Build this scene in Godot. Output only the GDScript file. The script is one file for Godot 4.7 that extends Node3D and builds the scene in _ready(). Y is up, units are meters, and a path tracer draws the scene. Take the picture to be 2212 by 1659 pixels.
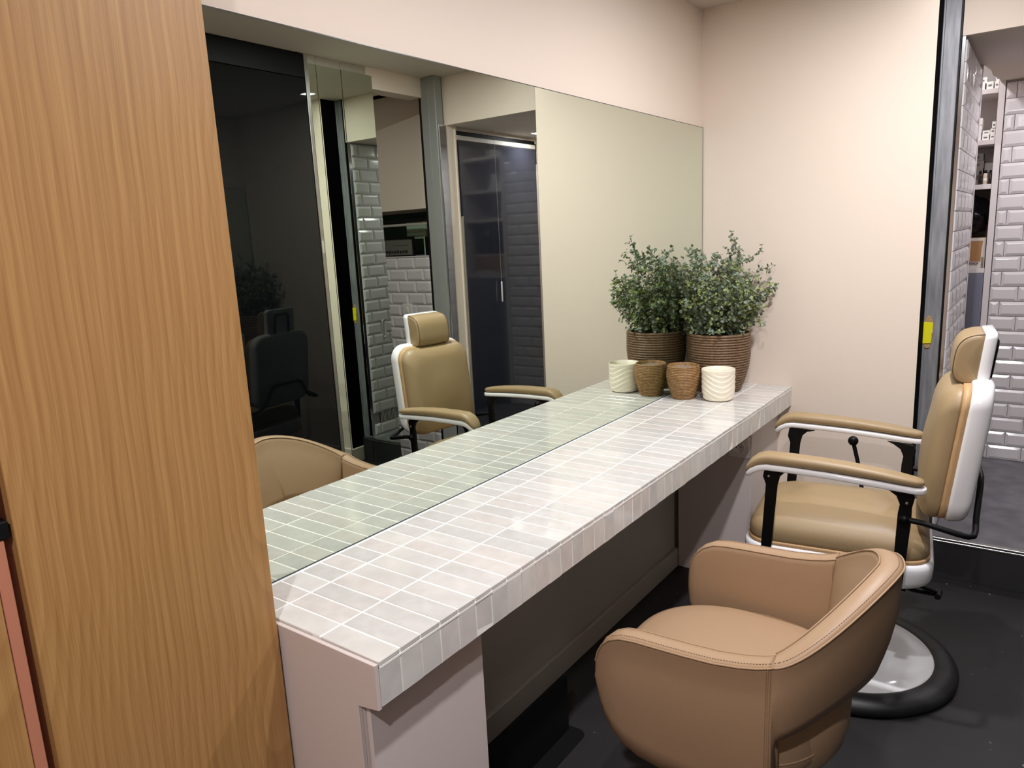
extends Node3D
# A barber's styling bay: tiled counter, long wall mirror, two chairs, a raised tiled passage beyond.
# World: x runs along the counter away from the camera, z out of the mirror wall into the room, y up. Metres.

const H := 0.775            # height of the tiled counter top
const L := 2.459            # far wall
const ZB := 1.6925           # wall opposite the mirror
const CEIL := 2.375
const PCEIL := 2.115        # ceiling of the passage
const RF := 0.168           # raised floor of the passage


class Shape:
	var v := PackedVector3Array()
	var g := PackedInt32Array()

	func tri(a: Vector3, b: Vector3, c: Vector3, s := -1) -> void:
		v.append(a)
		v.append(b)
		v.append(c)
		g.append(s)

	func quad(a: Vector3, b: Vector3, c: Vector3, d: Vector3, s := -1) -> void:
		tri(a, b, c, s)
		tri(a, c, d, s)

	func outward(from: int) -> void:      # closed piece with consistent winding: make front faces clockwise
		var o := v[from]
		var sum := 0.0
		for k in range(from, v.size(), 3):
			sum += (v[k] - o).dot((v[k + 1] - o).cross(v[k + 2] - o))
		if sum > 0.0:
			for k in range(from, v.size(), 3):
				var t := v[k + 1]
				v[k + 1] = v[k + 2]
				v[k + 2] = t

	func convex(from: int) -> void:       # convex piece: each face turned away from the middle
		var m := Vector3.ZERO
		for k in range(from, v.size()):
			m += v[k]
		m /= maxf(1.0, v.size() - from)
		for k in range(from, v.size(), 3):
			if (v[k] - m).dot((v[k + 1] - v[k]).cross(v[k + 2] - v[k])) > 0.0:
				var t := v[k + 1]
				v[k + 1] = v[k + 2]
				v[k + 2] = t

	func box(lo: Vector3, hi: Vector3, ch := 0.0) -> Shape:
		var from := v.size()
		ch = minf(ch, 0.49 * minf(hi.x - lo.x, minf(hi.y - lo.y, hi.z - lo.z)))
		var c := (lo + hi) / 2.0
		var e := (hi - lo) / 2.0
		if ch <= 0.0:
			for k in 3:
				for s in [-1.0, 1.0]:
					var q := []
					for m in [[-1.0, -1.0], [1.0, -1.0], [1.0, 1.0], [-1.0, 1.0]]:
						var p := Vector3.ZERO
						p[k] = s * e[k]
						p[(k + 1) % 3] = m[0] * e[(k + 1) % 3]
						p[(k + 2) % 3] = m[1] * e[(k + 2) % 3]
						q.append(c + p)
					quad(q[0], q[1], q[2], q[3])
			convex(from)
			return self
		var at := func(sx: float, sy: float, sz: float, k: int) -> Vector3:
			var p := Vector3(sx * (e.x - ch), sy * (e.y - ch), sz * (e.z - ch))
			p[k] += ch * [sx, sy, sz][k]
			return c + p
		for k in 3:
			for s in [-1.0, 1.0]:
				var q := []
				for m in [[-1.0, -1.0], [1.0, -1.0], [1.0, 1.0], [-1.0, 1.0]]:
					var d := [0.0, 0.0, 0.0]
					d[k] = s
					d[(k + 1) % 3] = m[0]
					d[(k + 2) % 3] = m[1]
					q.append(at.call(d[0], d[1], d[2], k))
				quad(q[0], q[1], q[2], q[3])
		for k in 3:
			var l := (k + 1) % 3
			var m := (k + 2) % 3
			for a in [-1.0, 1.0]:
				for b in [-1.0, 1.0]:
					var d := [0.0, 0.0, 0.0]
					d[k] = a
					d[l] = b
					d[m] = -1.0
					var d2 := d.duplicate()
					d2[m] = 1.0
					quad(at.call(d[0], d[1], d[2], k), at.call(d2[0], d2[1], d2[2], k), at.call(d2[0], d2[1], d2[2], l), at.call(d[0], d[1], d[2], l))
		for sx in [-1.0, 1.0]:
			for sy in [-1.0, 1.0]:
				for sz in [-1.0, 1.0]:
					tri(at.call(sx, sy, sz, 0), at.call(sx, sy, sz, 1), at.call(sx, sy, sz, 2))
		convex(from)
		return self

	func loft(rings: Array, cap_a := true, cap_b := true, sm := 1, capsm := -1, closed_path := false) -> Shape:
		var from := v.size()
		var n: int = rings[0].size()
		var last := rings.size() if closed_path else rings.size() - 1
		for k in last:
			var p: PackedVector3Array = rings[k]
			var q: PackedVector3Array = rings[(k + 1) % rings.size()]
			for i in n:
				var j := (i + 1) % n
				quad(p[i], p[j], q[j], q[i], sm)
		if not closed_path:
			for e in [[cap_a, 0, true], [cap_b, rings.size() - 1, false]]:
				if not e[0]:
					continue
				var r: PackedVector3Array = rings[e[1]]
				var m := Vector3.ZERO
				for x in r:
					m += x
				m /= n
				for i in n:
					var j := (i + 1) % n
					if e[2]:
						tri(m, r[j], r[i], capsm)
					else:
						tri(m, r[i], r[j], capsm)
		outward(from)
		return self

	func lathe(prof: Array, n: int, at: Vector3, sm := 1) -> Shape:      # prof: Vector2(radius, height), from axis to axis
		var rings := []
		for p in prof:
			var r := PackedVector3Array()
			for i in n:
				var a := TAU * i / n
				r.append(at + Vector3(p.x * cos(a), p.y, p.x * sin(a)))
			rings.append(r)
		return loft(rings, false, false, sm)

	func tube(path: Array, rad, n := 8, flat := 1.0, up := Vector3.UP) -> Shape:   # rad: number or array; flat squeezes across 'up'
		var rings := []
		for k in path.size():
			var a: Vector3 = path[maxi(k - 1, 0)]
			var b: Vector3 = path[mini(k + 1, path.size() - 1)]
			var d := (b - a).normalized()
			var s := d.cross(up)
			if s.length() < 0.1:
				s = d.cross(Vector3(0.9, 0.1, 0.4))
			s = s.normalized()
			var u := s.cross(d)
			var r: float = rad[k] if rad is Array else rad
			var ring := PackedVector3Array()
			for i in n:
				var t := TAU * i / n
				ring.append(path[k] + s * (r * cos(t)) + u * (r * flat * sin(t)))
			rings.append(ring)
		return loft(rings, true, true, 1, -1)

	func prism(poly: Array, h0: float, h1: float, xf: Transform3D, ch := 0.0) -> Shape:
		var from := v.size()
		var pts := PackedVector2Array()
		for p in poly:
			pts.append(p)
		if Geometry2D.is_polygon_clockwise(pts):
			pts.reverse()
		var n := pts.size()
		var inner := PackedVector2Array()
		for i in n:
			var a := (pts[i] - pts[(i + n - 1) % n]).normalized()
			var b := (pts[(i + 1) % n] - pts[i]).normalized()
			var na := Vector2(-a.y, a.x)
			var nb := Vector2(-b.y, b.x)
			var m := (na + nb)
			inner.append(pts[i] + m * (ch / maxf(0.4, 1.0 + na.dot(nb))))
		var lay := func(p: PackedVector2Array, h: float) -> PackedVector3Array:
			var r := PackedVector3Array()
			for q in p:
				r.append(xf * Vector3(q.x, q.y, h))
			return r
		var rings := [lay.call(pts, h0), lay.call(pts, h1)]
		if ch > 0.0:
			rings = [lay.call(inner, h0), lay.call(pts, h0 + ch), lay.call(pts, h1 - ch), lay.call(inner, h1)]
		for k in rings.size() - 1:
			for i in n:
				var j := (i + 1) % n
				quad(rings[k][i], rings[k][j], rings[k + 1][j], rings[k + 1][i])
		var idx := Geometry2D.triangulate_polygon(inner if ch > 0.0 else pts)
		var lo: PackedVector3Array = rings[0]
		var hi: PackedVector3Array = rings[-1]
		for k in range(0, idx.size(), 3):
			var a := idx[k]
			var b := idx[k + 1]
			var c := idx[k + 2]
			var p2 := inner if ch > 0.0 else pts
			if (p2[b] - p2[a]).cross(p2[c] - p2[a]) < 0.0:
				var t := b
				b = c
				c = t
			tri(hi[a], hi[b], hi[c])
			tri(lo[a], lo[c], lo[b])
		outward(from)
		return self

	# rounded rectangle w x h in local x,y, stacked along local z; prof = Vector2(inset, z) from the back to the front
	func pad(w: float, h: float, r: float, prof: Array, xf := Transform3D(), nc := 7, sm := 1) -> Shape:
		var rings := []
		for p in prof:
			var a := maxf(w / 2 - p.x, 0.0005)
			var b := maxf(h / 2 - p.x, 0.0005)
			var q := clampf(r + p.x * 0.35, 0.0004, minf(a, b))
			var ring := PackedVector3Array()
			for k in 4:
				var cx: float = [1, -1, -1, 1][k] * (a - q)
				var cy: float = [1, 1, -1, -1][k] * (b - q)
				for i in nc + 1:
					var t := PI / 2 * (k + float(i) / nc)
					ring.append(xf * Vector3(cx + q * cos(t), cy + q * sin(t), p.y))
			rings.append(ring)
		return loft(rings, true, true, sm, sm)

	func moved(xf: Transform3D) -> Shape:
		for k in v.size():
			v[k] = xf * v[k]
		return self

	func add(o: Shape) -> Shape:
		v.append_array(o.v)
		g.append_array(o.g)
		return self

	func mesh(off := Vector3.ZERO) -> ArrayMesh:
		var st := SurfaceTool.new()
		st.begin(Mesh.PRIMITIVE_TRIANGLES)
		for k in g.size():
			st.set_smooth_group(g[k])
			for j in 3:
				st.add_vertex(v[3 * k + j] - off)
		st.generate_normals()
		st.index()
		return st.commit()


var used := {}
var rng := RandomNumberGenerator.new()
var M := {}


func sh() -> Shape:
	return Shape.new()


func b(x0: float, y0: float, z0: float, x1: float, y1: float, z1: float, ch := 0.0) -> Shape:
	return Shape.new().box(Vector3(minf(x0, x1), minf(y0, y1), minf(z0, z1)), Vector3(maxf(x0, x1), maxf(y0, y1), maxf(z0, z1)), ch)


func numbered(called: String, at: Node) -> String:
	var key := str(at.get_instance_id()) + called
	var n: int = used.get(key, 0)
	used[key] = n + 1
	return called if n == 0 else "%s_%03d" % [called, n]


func thing(called: String, label: String, category: String, at := Vector3.ZERO, turn := 0.0, group := "") -> Node3D:
	var o := Node3D.new()
	o.name = numbered(called, self)
	add_child(o, true)
	o.position = at
	o.rotation.y = turn
	o.set_meta("label", label)
	o.set_meta("category", category)
	if group:
		o.set_meta("group", group)
	return o


func raw(called: String, me: Mesh, m: Material, parent: Node3D, at := Vector3.ZERO) -> MeshInstance3D:
	var o := MeshInstance3D.new()
	o.name = numbered(called, parent)
	o.mesh = me
	o.material_override = m
	o.cast_shadow = GeometryInstance3D.SHADOW_CASTING_SETTING_ON
	parent.add_child(o, true)
	o.position = at
	return o


# a part whose shape is given in world places (w) or in the thing's own axes
func part(called: String, s: Shape, m: Material, parent: Node3D) -> MeshInstance3D:
	return raw(called, s.mesh(), m, parent)


func wpart(called: String, s: Shape, m: Material, parent: Node3D) -> MeshInstance3D:
	var top := Vector3.ZERO
	var p: Node = parent
	while p != self:
		top += (p as Node3D).position
		p = p.get_parent()
	return raw(called, s.mesh(top), m, parent)


func struct(called: String, s: Shape, m: Material, label: String, category: String) -> MeshInstance3D:
	var lo := Vector3.INF
	var hi := -Vector3.INF
	for x in s.v:
		lo = lo.min(x)
		hi = hi.max(x)
	var base := Vector3((lo.x + hi.x) / 2, lo.y, (lo.z + hi.z) / 2)
	var o := raw(called, s.mesh(base), m, self, base)
	o.set_meta("label", label)
	o.set_meta("category", category)
	o.set_meta("kind", "structure")
	return o


# ---------------------------------------------------------------- materials
func noise_tex(freq: float, lo: Color, hi: Color, size := 512, kind := FastNoiseLite.TYPE_SIMPLEX_SMOOTH, oct := 4, seed_ := 1) -> NoiseTexture2D:
	var n := FastNoiseLite.new()
	n.noise_type = kind
	n.frequency = freq
	n.fractal_octaves = oct
	n.seed = seed_
	var t := NoiseTexture2D.new()
	t.width = size
	t.height = size
	t.seamless = true
	t.noise = n
	var r := Gradient.new()
	r.set_color(0, lo)
	r.set_color(1, hi)
	t.color_ramp = r
	return t


func bump_tex(freq: float, size := 512, oct := 3, seed_ := 3, strength := 4.0) -> NoiseTexture2D:
	var n := FastNoiseLite.new()
	n.noise_type = FastNoiseLite.TYPE_SIMPLEX_SMOOTH
	n.frequency = freq
	n.fractal_octaves = oct
	n.seed = seed_
	var t := NoiseTexture2D.new()
	t.width = size
	t.height = size
	t.seamless = true
	t.noise = n
	t.as_normal_map = true
	t.bump_strength = strength
	return t


func mat(called: String, c: Color, rough := 0.6, metal := 0.0, spec := 0.5) -> StandardMaterial3D:
	var m := StandardMaterial3D.new()
	m.resource_name = called
	m.albedo_color = c
	m.roughness = rough
	m.metallic = metal
	m.metallic_specular = spec
	M[called] = m
	return m


func tri_map(m: StandardMaterial3D, scale: Vector3, world := false) -> void:
	m.uv1_triplanar = true
	m.uv1_world_triplanar = world
	m.uv1_scale = scale
	m.uv1_triplanar_sharpness = 4.0


func c8(r: int, g: int, bl: int) -> Color:
	return Color8(r, g, bl)


func wood_image(w: int, h: int, light: Color, dark: Color, sw: float, shh: float, seed_: int) -> ImageTexture:
	# flat-sawn oak veneer: growth rings of a slightly tilted trunk cut by a plane, with pores
	var wob := FastNoiseLite.new()
	wob.seed = seed_
	wob.frequency = 1.0
	wob.fractal_octaves = 3
	var fine := FastNoiseLite.new()
	fine.seed = seed_ + 7
	fine.frequency = 1.0
	fine.fractal_octaves = 2
	var im := Image.create(w, h, false, Image.FORMAT_RGB8)
	for j in h:
		var y := shh * j / h
		var depth := 0.030 + 0.052 * (0.5 + 0.5 * sin(y * 4.1 + 0.7)) + 0.03 * wob.get_noise_2d(y * 1.7, 4.0)
		var mid := 0.5 * sw + 0.10 * sw * sin(y * 1.3 + 1.0)
		for i in w:
			var x := sw * i / w
			var dx := x - mid + 0.010 * wob.get_noise_2d(x * 5.0, y * 1.6 + 20.0)
			var r := sqrt(dx * dx + depth * depth) + 0.0016 * wob.get_noise_2d(x * 22.0, y * 1.3)
			var f := fposmod(r / 0.0125, 1.0)
			var ring := smoothstep(0.0, 0.75, f) * (1.0 - smoothstep(0.86, 1.0, f))
			var pore := fine.get_noise_2d(x * 420.0, y * 3.2)
			var band := fine.get_noise_2d(x * 60.0, y * 0.7 + 9.0)
			var t := clampf(0.55 + 0.20 * (ring - 0.5) + 0.22 * pore + 0.17 * band, 0.0, 1.0)
			im.set_pixel(i, j, dark.lerp(light, t))
	return ImageTexture.create_from_image(im)


func floor_image(n: int) -> ImageTexture:
	var nz := FastNoiseLite.new()
	nz.seed = 11
	nz.frequency = 0.012
	nz.fractal_octaves = 5
	var r := RandomNumberGenerator.new()
	r.seed = 5
	var im := Image.create(n, n, false, Image.FORMAT_RGB8)
	for j in n:
		for i in n:
			var t := 0.5 + 0.5 * nz.get_noise_2d(i, j)
			im.set_pixel(i, j, c8(24, 22, 23).lerp(c8(33, 31, 32), t))
	for k in 150:                        # flecks of dried paint and plaster on the slab
		var p := Vector2i(r.randi_range(4, n - 5), r.randi_range(4, n - 5))
		var c := c8(150, 145, 140).lerp(c8(92, 88, 86), r.randf())
		for a in r.randi_range(1, 3):
			for q in r.randi_range(1, 2):
				im.set_pixel(p.x + a, p.y + q, c)
	return ImageTexture.create_from_image(im)


func make_materials() -> void:
	var wall := mat("cream wall paint", c8(228, 212, 196), 0.75)
	wall.normal_enabled = true
	wall.normal_texture = bump_tex(0.05, 512, 4, 21, 1.2)
	wall.normal_scale = 0.12
	tri_map(wall, Vector3.ONE * 2.0, true)
	mat("ceiling paint", c8(208, 196, 183), 0.85)
	mat("white panel paint", c8(206, 193, 188), 0.5)
	mat("grey panel paint", c8(176, 168, 158), 0.55)
	var fl := mat("dark slab floor", Color.WHITE, 0.55)
	fl.albedo_texture = floor_image(768)
	tri_map(fl, Vector3.ONE * 0.45, true)
	var gt := mat("grey floor tile", Color.WHITE, 0.5)
	gt.albedo_texture = noise_tex(0.012, c8(88, 86, 90), c8(120, 117, 120), 512, FastNoiseLite.TYPE_SIMPLEX_SMOOTH, 5, 31)
	tri_map(gt, Vector3.ONE * 1.1, true)
	mat("dark riser tile", c8(44, 43, 46), 0.5)
	mat("aluminium trim", c8(176, 174, 170), 0.32, 1.0)
	mat("grout", c8(222, 219, 212), 0.85)
	mat("pale grout", c8(246, 243, 237), 0.8)
	mat("wall grout", c8(150, 143, 143), 0.85)
	# glazed counter tiles, five tones
	var glaze := noise_tex(0.004, c8(236, 235, 232), c8(251, 250, 248), 512, FastNoiseLite.TYPE_SIMPLEX_SMOOTH, 4, 41)
	var ripple := bump_tex(0.006, 512, 2, 42, 5.0)
	for k in 5:
		var t := mat("glazed tile %d" % k, [c8(221, 218, 214), c8(226, 223, 219), c8(217, 214, 211), c8(222, 216, 212), c8(213, 211, 208)][k], 0.10)
		t.albedo_texture = glaze
		t.normal_enabled = true
		t.normal_texture = ripple
		t.normal_scale = 0.12
		tri_map(t, Vector3.ONE * (5.0 + k * 0.7), true)
	var bev := mat("bevelled wall tile", c8(218, 212, 212), 0.14)
	bev.normal_enabled = true
	bev.normal_texture = ripple
	bev.normal_scale = 0.08
	tri_map(bev, Vector3.ONE * 4.0, true)
	mat("mirror silver", Color(0.875, 0.91, 0.865), 0.0, 1.0)
	mat("mirror edge", c8(74, 78, 74), 0.25, 0.3)
	mat("silicone", c8(236, 238, 240), 0.35)
	mat("black glass", c8(10, 12, 14), 0.02, 0.0, 0.45)
	mat("navy door laminate", c8(46, 47, 56), 0.07, 0.0, 0.8)
	mat("matt black", c8(9, 9, 10), 0.6, 0.0, 0.3)
	mat("black enamel", c8(9, 9, 10), 0.42, 0.0, 0.35)
	mat("black mastic", c8(8, 8, 9), 0.8, 0.0, 0.12)
	mat("black rubber", c8(22, 22, 23), 0.5)
	mat("chrome", c8(205, 206, 208), 0.12, 1.0)
	mat("soft chrome", c8(190, 190, 188), 0.3, 1.0)
	var st := mat("mill steel", c8(218, 217, 216), 0.5, 0.35)
	st.albedo_texture = noise_tex(0.01, c8(138, 140, 144), c8(186, 187, 190), 512, FastNoiseLite.TYPE_SIMPLEX_SMOOTH, 5, 51)
	tri_map(st, Vector3(7.0, 0.9, 7.0), true)
	mat("grey post paint", c8(150, 150, 147), 0.4, 0.3)
	# leathers
	var grain := bump_tex(0.09, 512, 3, 61, 6.0)
	for e in [["tan barber leather", c8(160, 136, 100), 0.45], ["tan chair leather", c8(166, 136, 106), 0.48]]:
		var l := mat(e[0], e[1], e[2])
		l.normal_enabled = true
		l.normal_texture = grain
		l.normal_scale = 0.07
		tri_map(l, Vector3.ONE * 7.0)
	mat("seam thread", c8(132, 104, 80), 0.7)
	mat("dark piping", c8(92, 72, 54), 0.6)
	mat("white lacquer", c8(238, 236, 236), 0.12)
	var oak := mat("oak band", Color.WHITE, 0.5)
	oak.albedo_texture = noise_tex(0.012, c8(184, 146, 102), c8(208, 170, 122), 512, FastNoiseLite.TYPE_SIMPLEX_SMOOTH, 4, 71)
	tri_map(oak, Vector3(40, 2.5, 40))
	var door := mat("oak veneer door", Color.WHITE, 0.5)
	door.albedo_texture = wood_image(640, 1400, c8(184, 143, 90), c8(136, 95, 50), 0.44, 2.4, 5)
	tri_map(door, Vector3(1.0 / 0.44, 1.0 / 2.4, 1.0 / 0.44))
	door.uv1_offset = Vector3(0.5, 0.0, 0.5)
	mat("salmon carcass", c8(178, 116, 90), 0.6)
	for e in [["rattan", c8(116, 84, 50), c8(186, 146, 94), 81], ["rattan weathered", c8(84, 64, 46), c8(146, 114, 84), 82]]:
		var ra := mat(e[0], Color.WHITE, 0.5)
		ra.albedo_texture = noise_tex(0.02, e[1], e[2], 512, FastNoiseLite.TYPE_SIMPLEX_SMOOTH, 4, e[3])
		tri_map(ra, Vector3(5, 12, 5))
	mat("cream ceramic", c8(244, 234, 214), 0.35)
	var so := mat("potting soil", Color.WHITE, 0.95)
	so.albedo_texture = noise_tex(0.05, c8(22, 16, 12), c8(74, 58, 44), 256, FastNoiseLite.TYPE_SIMPLEX_SMOOTH, 4, 91)
	tri_map(so, Vector3.ONE * 12.0)
	mat("stem bark", c8(84, 66, 48), 0.8)
	for e in [["dusty green leaf", c8(92, 106, 82)], ["blue grey leaf", c8(122, 134, 118)], ["fresh green leaf", c8(136, 150, 90)]]:
		var lf := mat(e[0], e[1], 0.6)
		lf.backlight_enabled = true
		lf.backlight = Color(0.25, 0.3, 0.15)
	var film := mat("clear film", c8(150, 142, 132), 0.2)
	mat("yellow plastic", c8(222, 214, 20), 0.4)
	mat("builders foam", c8(168, 134, 88), 0.9)
	mat("white plastic", c8(226, 222, 218), 0.3)
	mat("dark hole", c8(10, 9, 9), 0.9)
	mat("shelf melamine", c8(216, 208, 206), 0.4)
	mat("box white", c8(236, 232, 228), 0.55)
	mat("box grey", c8(168, 168, 166), 0.55)
	mat("box print", c8(110, 110, 114), 0.6)
	mat("bottle amber", c8(40, 26, 20), 0.15)
	mat("bottle cream", c8(206, 186, 164), 0.3)
	mat("paper label", c8(222, 216, 206), 0.6)
	mat("bin bag", c8(14, 14, 17), 0.18)
	mat("cardboard", c8(164, 122, 78), 0.85)
	mat("print tape", c8(206, 196, 188), 0.5)
	mat("ink", c8(24, 20, 20), 0.7)
	mat("blue grey laminate", c8(112, 114, 128), 0.4)
	mat("dark green wall", c8(26, 58, 44), 0.5)
	mat("pale green board", c8(172, 196, 168), 0.5)
	mat("poster paper", c8(96, 96, 88), 0.5)


# ---------------------------------------------------------------- lights
func downlight(at: Vector3, energy: float, label: String, color: Color) -> void:
	var t := thing("downlight", label, "ceiling light", at, 0.0, "recessed downlights")
	part("trim_ring", sh().lathe([Vector2(0.036, 0.012), Vector2(0.036, -0.001), Vector2(0.040, -0.004), Vector2(0.050, -0.004), Vector2(0.053, 0.0), Vector2(0.053, 0.012), Vector2(0.036, 0.012)], 36, Vector3.ZERO), M["white plastic"], t)
	var glow := mat("lamp glow", color, 0.6)
	glow.emission_enabled = true
	glow.emission = color
	glow.emission_energy_multiplier = 9.0
	part("lamp", sh().lathe([Vector2(0.0, 0.010), Vector2(0.0345, 0.010), Vector2(0.0345, 0.002), Vector2(0.0, 0.001)], 32, Vector3.ZERO), glow, t)
	var s := AreaLight3D.new()
	s.name = "lamp_light"
	t.add_child(s)
	s.position = Vector3(0, -0.006, 0)
	s.rotation.x = -PI / 2
	s.area_size = Vector2(0.06, 0.06)
	s.area_normalize_energy = true
	s.light_color = color
	s.light_energy = energy
	s.area_range = 12.0
	s.area_attenuation = 2.0
	s.shadow_enabled = true


func _ready() -> void:
	rng.seed = 20
	# camera
	var cam := Camera3D.new()
	cam.name = "camera"
	add_child(cam)
	var yaw := 0.6377
	var pitch := -0.1975
	var roll := -0.048
	var f := Vector3(cos(yaw) * cos(pitch), sin(pitch), -sin(yaw) * cos(pitch))
	var r := f.cross(Vector3.UP).normalized()
	var u := r.cross(f)
	var r2 := r * cos(roll) + u * sin(roll)
	var u2 := u * cos(roll) - r * sin(roll)
	cam.transform = Transform3D(Basis(r2, u2, -f), Vector3(-0.7359, H + 0.6851, 1.2663))
	cam.fov = rad_to_deg(2.0 * atan(829.5 / 1563.94))
	cam.near = 0.02
	cam.current = true
	# surroundings: a closed interior, nothing comes from outside
	var we := WorldEnvironment.new()
	we.name = "world_environment"
	var env := Environment.new()
	env.background_mode = Environment.BG_COLOR
	env.background_color = Color(0, 0, 0)
	env.tonemap_mode = Environment.TONE_MAPPER_LINEAR
	env.tonemap_exposure = 0.96
	env.sdfgi_enabled = true
	env.ssao_enabled = true
	env.ssil_enabled = true
	we.environment = env
	add_child(we)
	make_materials()
	# lamps
	var warm := Color(0.97, 0.965, 0.985)
	downlight(Vector3(2.29, CEIL, 0.98), 0.09, "recessed downlight in the ceiling near the steel post", warm)
	downlight(Vector3(1.55, CEIL, 0.98), 2.9, "recessed downlight in the ceiling between the two chairs", warm)
	downlight(Vector3(0.42, CEIL, 0.98), 1.9, "recessed downlight in the ceiling before the near end of the counter", warm)
	downlight(Vector3(-1.20, CEIL, 1.24), 3.7, "recessed downlight in the ceiling in front of the oak cabinet", warm)
	downlight(Vector3(3.28, PCEIL, 1.42), 0.62, "recessed downlight in the low passage ceiling before the navy door", Color(0.98, 0.96, 1.0))
	downlight(Vector3(3.52, CEIL, 0.80), 0.35, "recessed downlight in the upper ceiling of the shelf nook", warm)
	downlight(Vector3(2.05, CEIL, 2.55), 0.14, "recessed downlight in the ceiling of the small room behind the opening", warm)

	setting()
	counter()
	wall_mirror()
	cabinet()
	posts()
	passage()
	opposite_wall()
	annex()
	pots()
	barber_chair()
	tub_chair()
	small_things()


# ---------------------------------------------------------------- the room
func setting() -> void:
	struct("floor", b(-3.1, -0.15, -0.2, 3.0, 0.0, 3.2), M["dark slab floor"], "dark speckled slab floor under both chairs", "floor")
	struct("ceiling", b(-3.1, CEIL, -0.2, 2.66, CEIL + 0.12, 3.2), M["ceiling paint"], "plain ceiling of the styling room above the mirror", "ceiling")
	struct("wall_left", b(-3.1, 0.0, -0.15, L + 0.08, CEIL, 0.0), M["cream wall paint"], "cream wall that carries the long mirror", "wall")
	struct("wall_far", b(L, 0.0, 0.0, L + 0.112, CEIL, 0.8838), M["cream wall paint"], "plain cream wall at the far end of the counter", "wall")
	struct("wall_behind", b(-3.1, 0.0, 0.0, -3.0, CEIL, ZB + 0.1), M["cream wall paint"], "cream wall at the near end of the room", "wall")
	var bs := sh()
	bs.add(b(L - 0.012, 0.0, 0.38, L, 0.098, 0.897, 0.003)).add(b(L - 0.012, 0.0, 0.885, L + 0.108, 0.098, 0.897, 0.003))
	struct("baseboard_far", bs, M["cream wall paint"], "cream baseboard at the foot of the far wall, turned round its end", "baseboard")
	# wall opposite the mirror, with the opening beside the grey post
	var w := sh()
	w.add(b(-3.0, 0.0, ZB + 0.02, 2.09, CEIL, ZB + 0.10))
	w.add(b(2.09, H + 1.495, ZB, L + 0.05, CEIL, ZB + 0.10))
	struct("wall_right", w, M["cream wall paint"], "cream wall facing the mirror, with an opening beside the grey post", "wall")
	struct("trim_lintel", b(2.580, PCEIL, 0.951, 2.602, CEIL, 1.60), M["cream wall paint"], "cream lintel over the mouth of the raised passage", "lintel")


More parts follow.
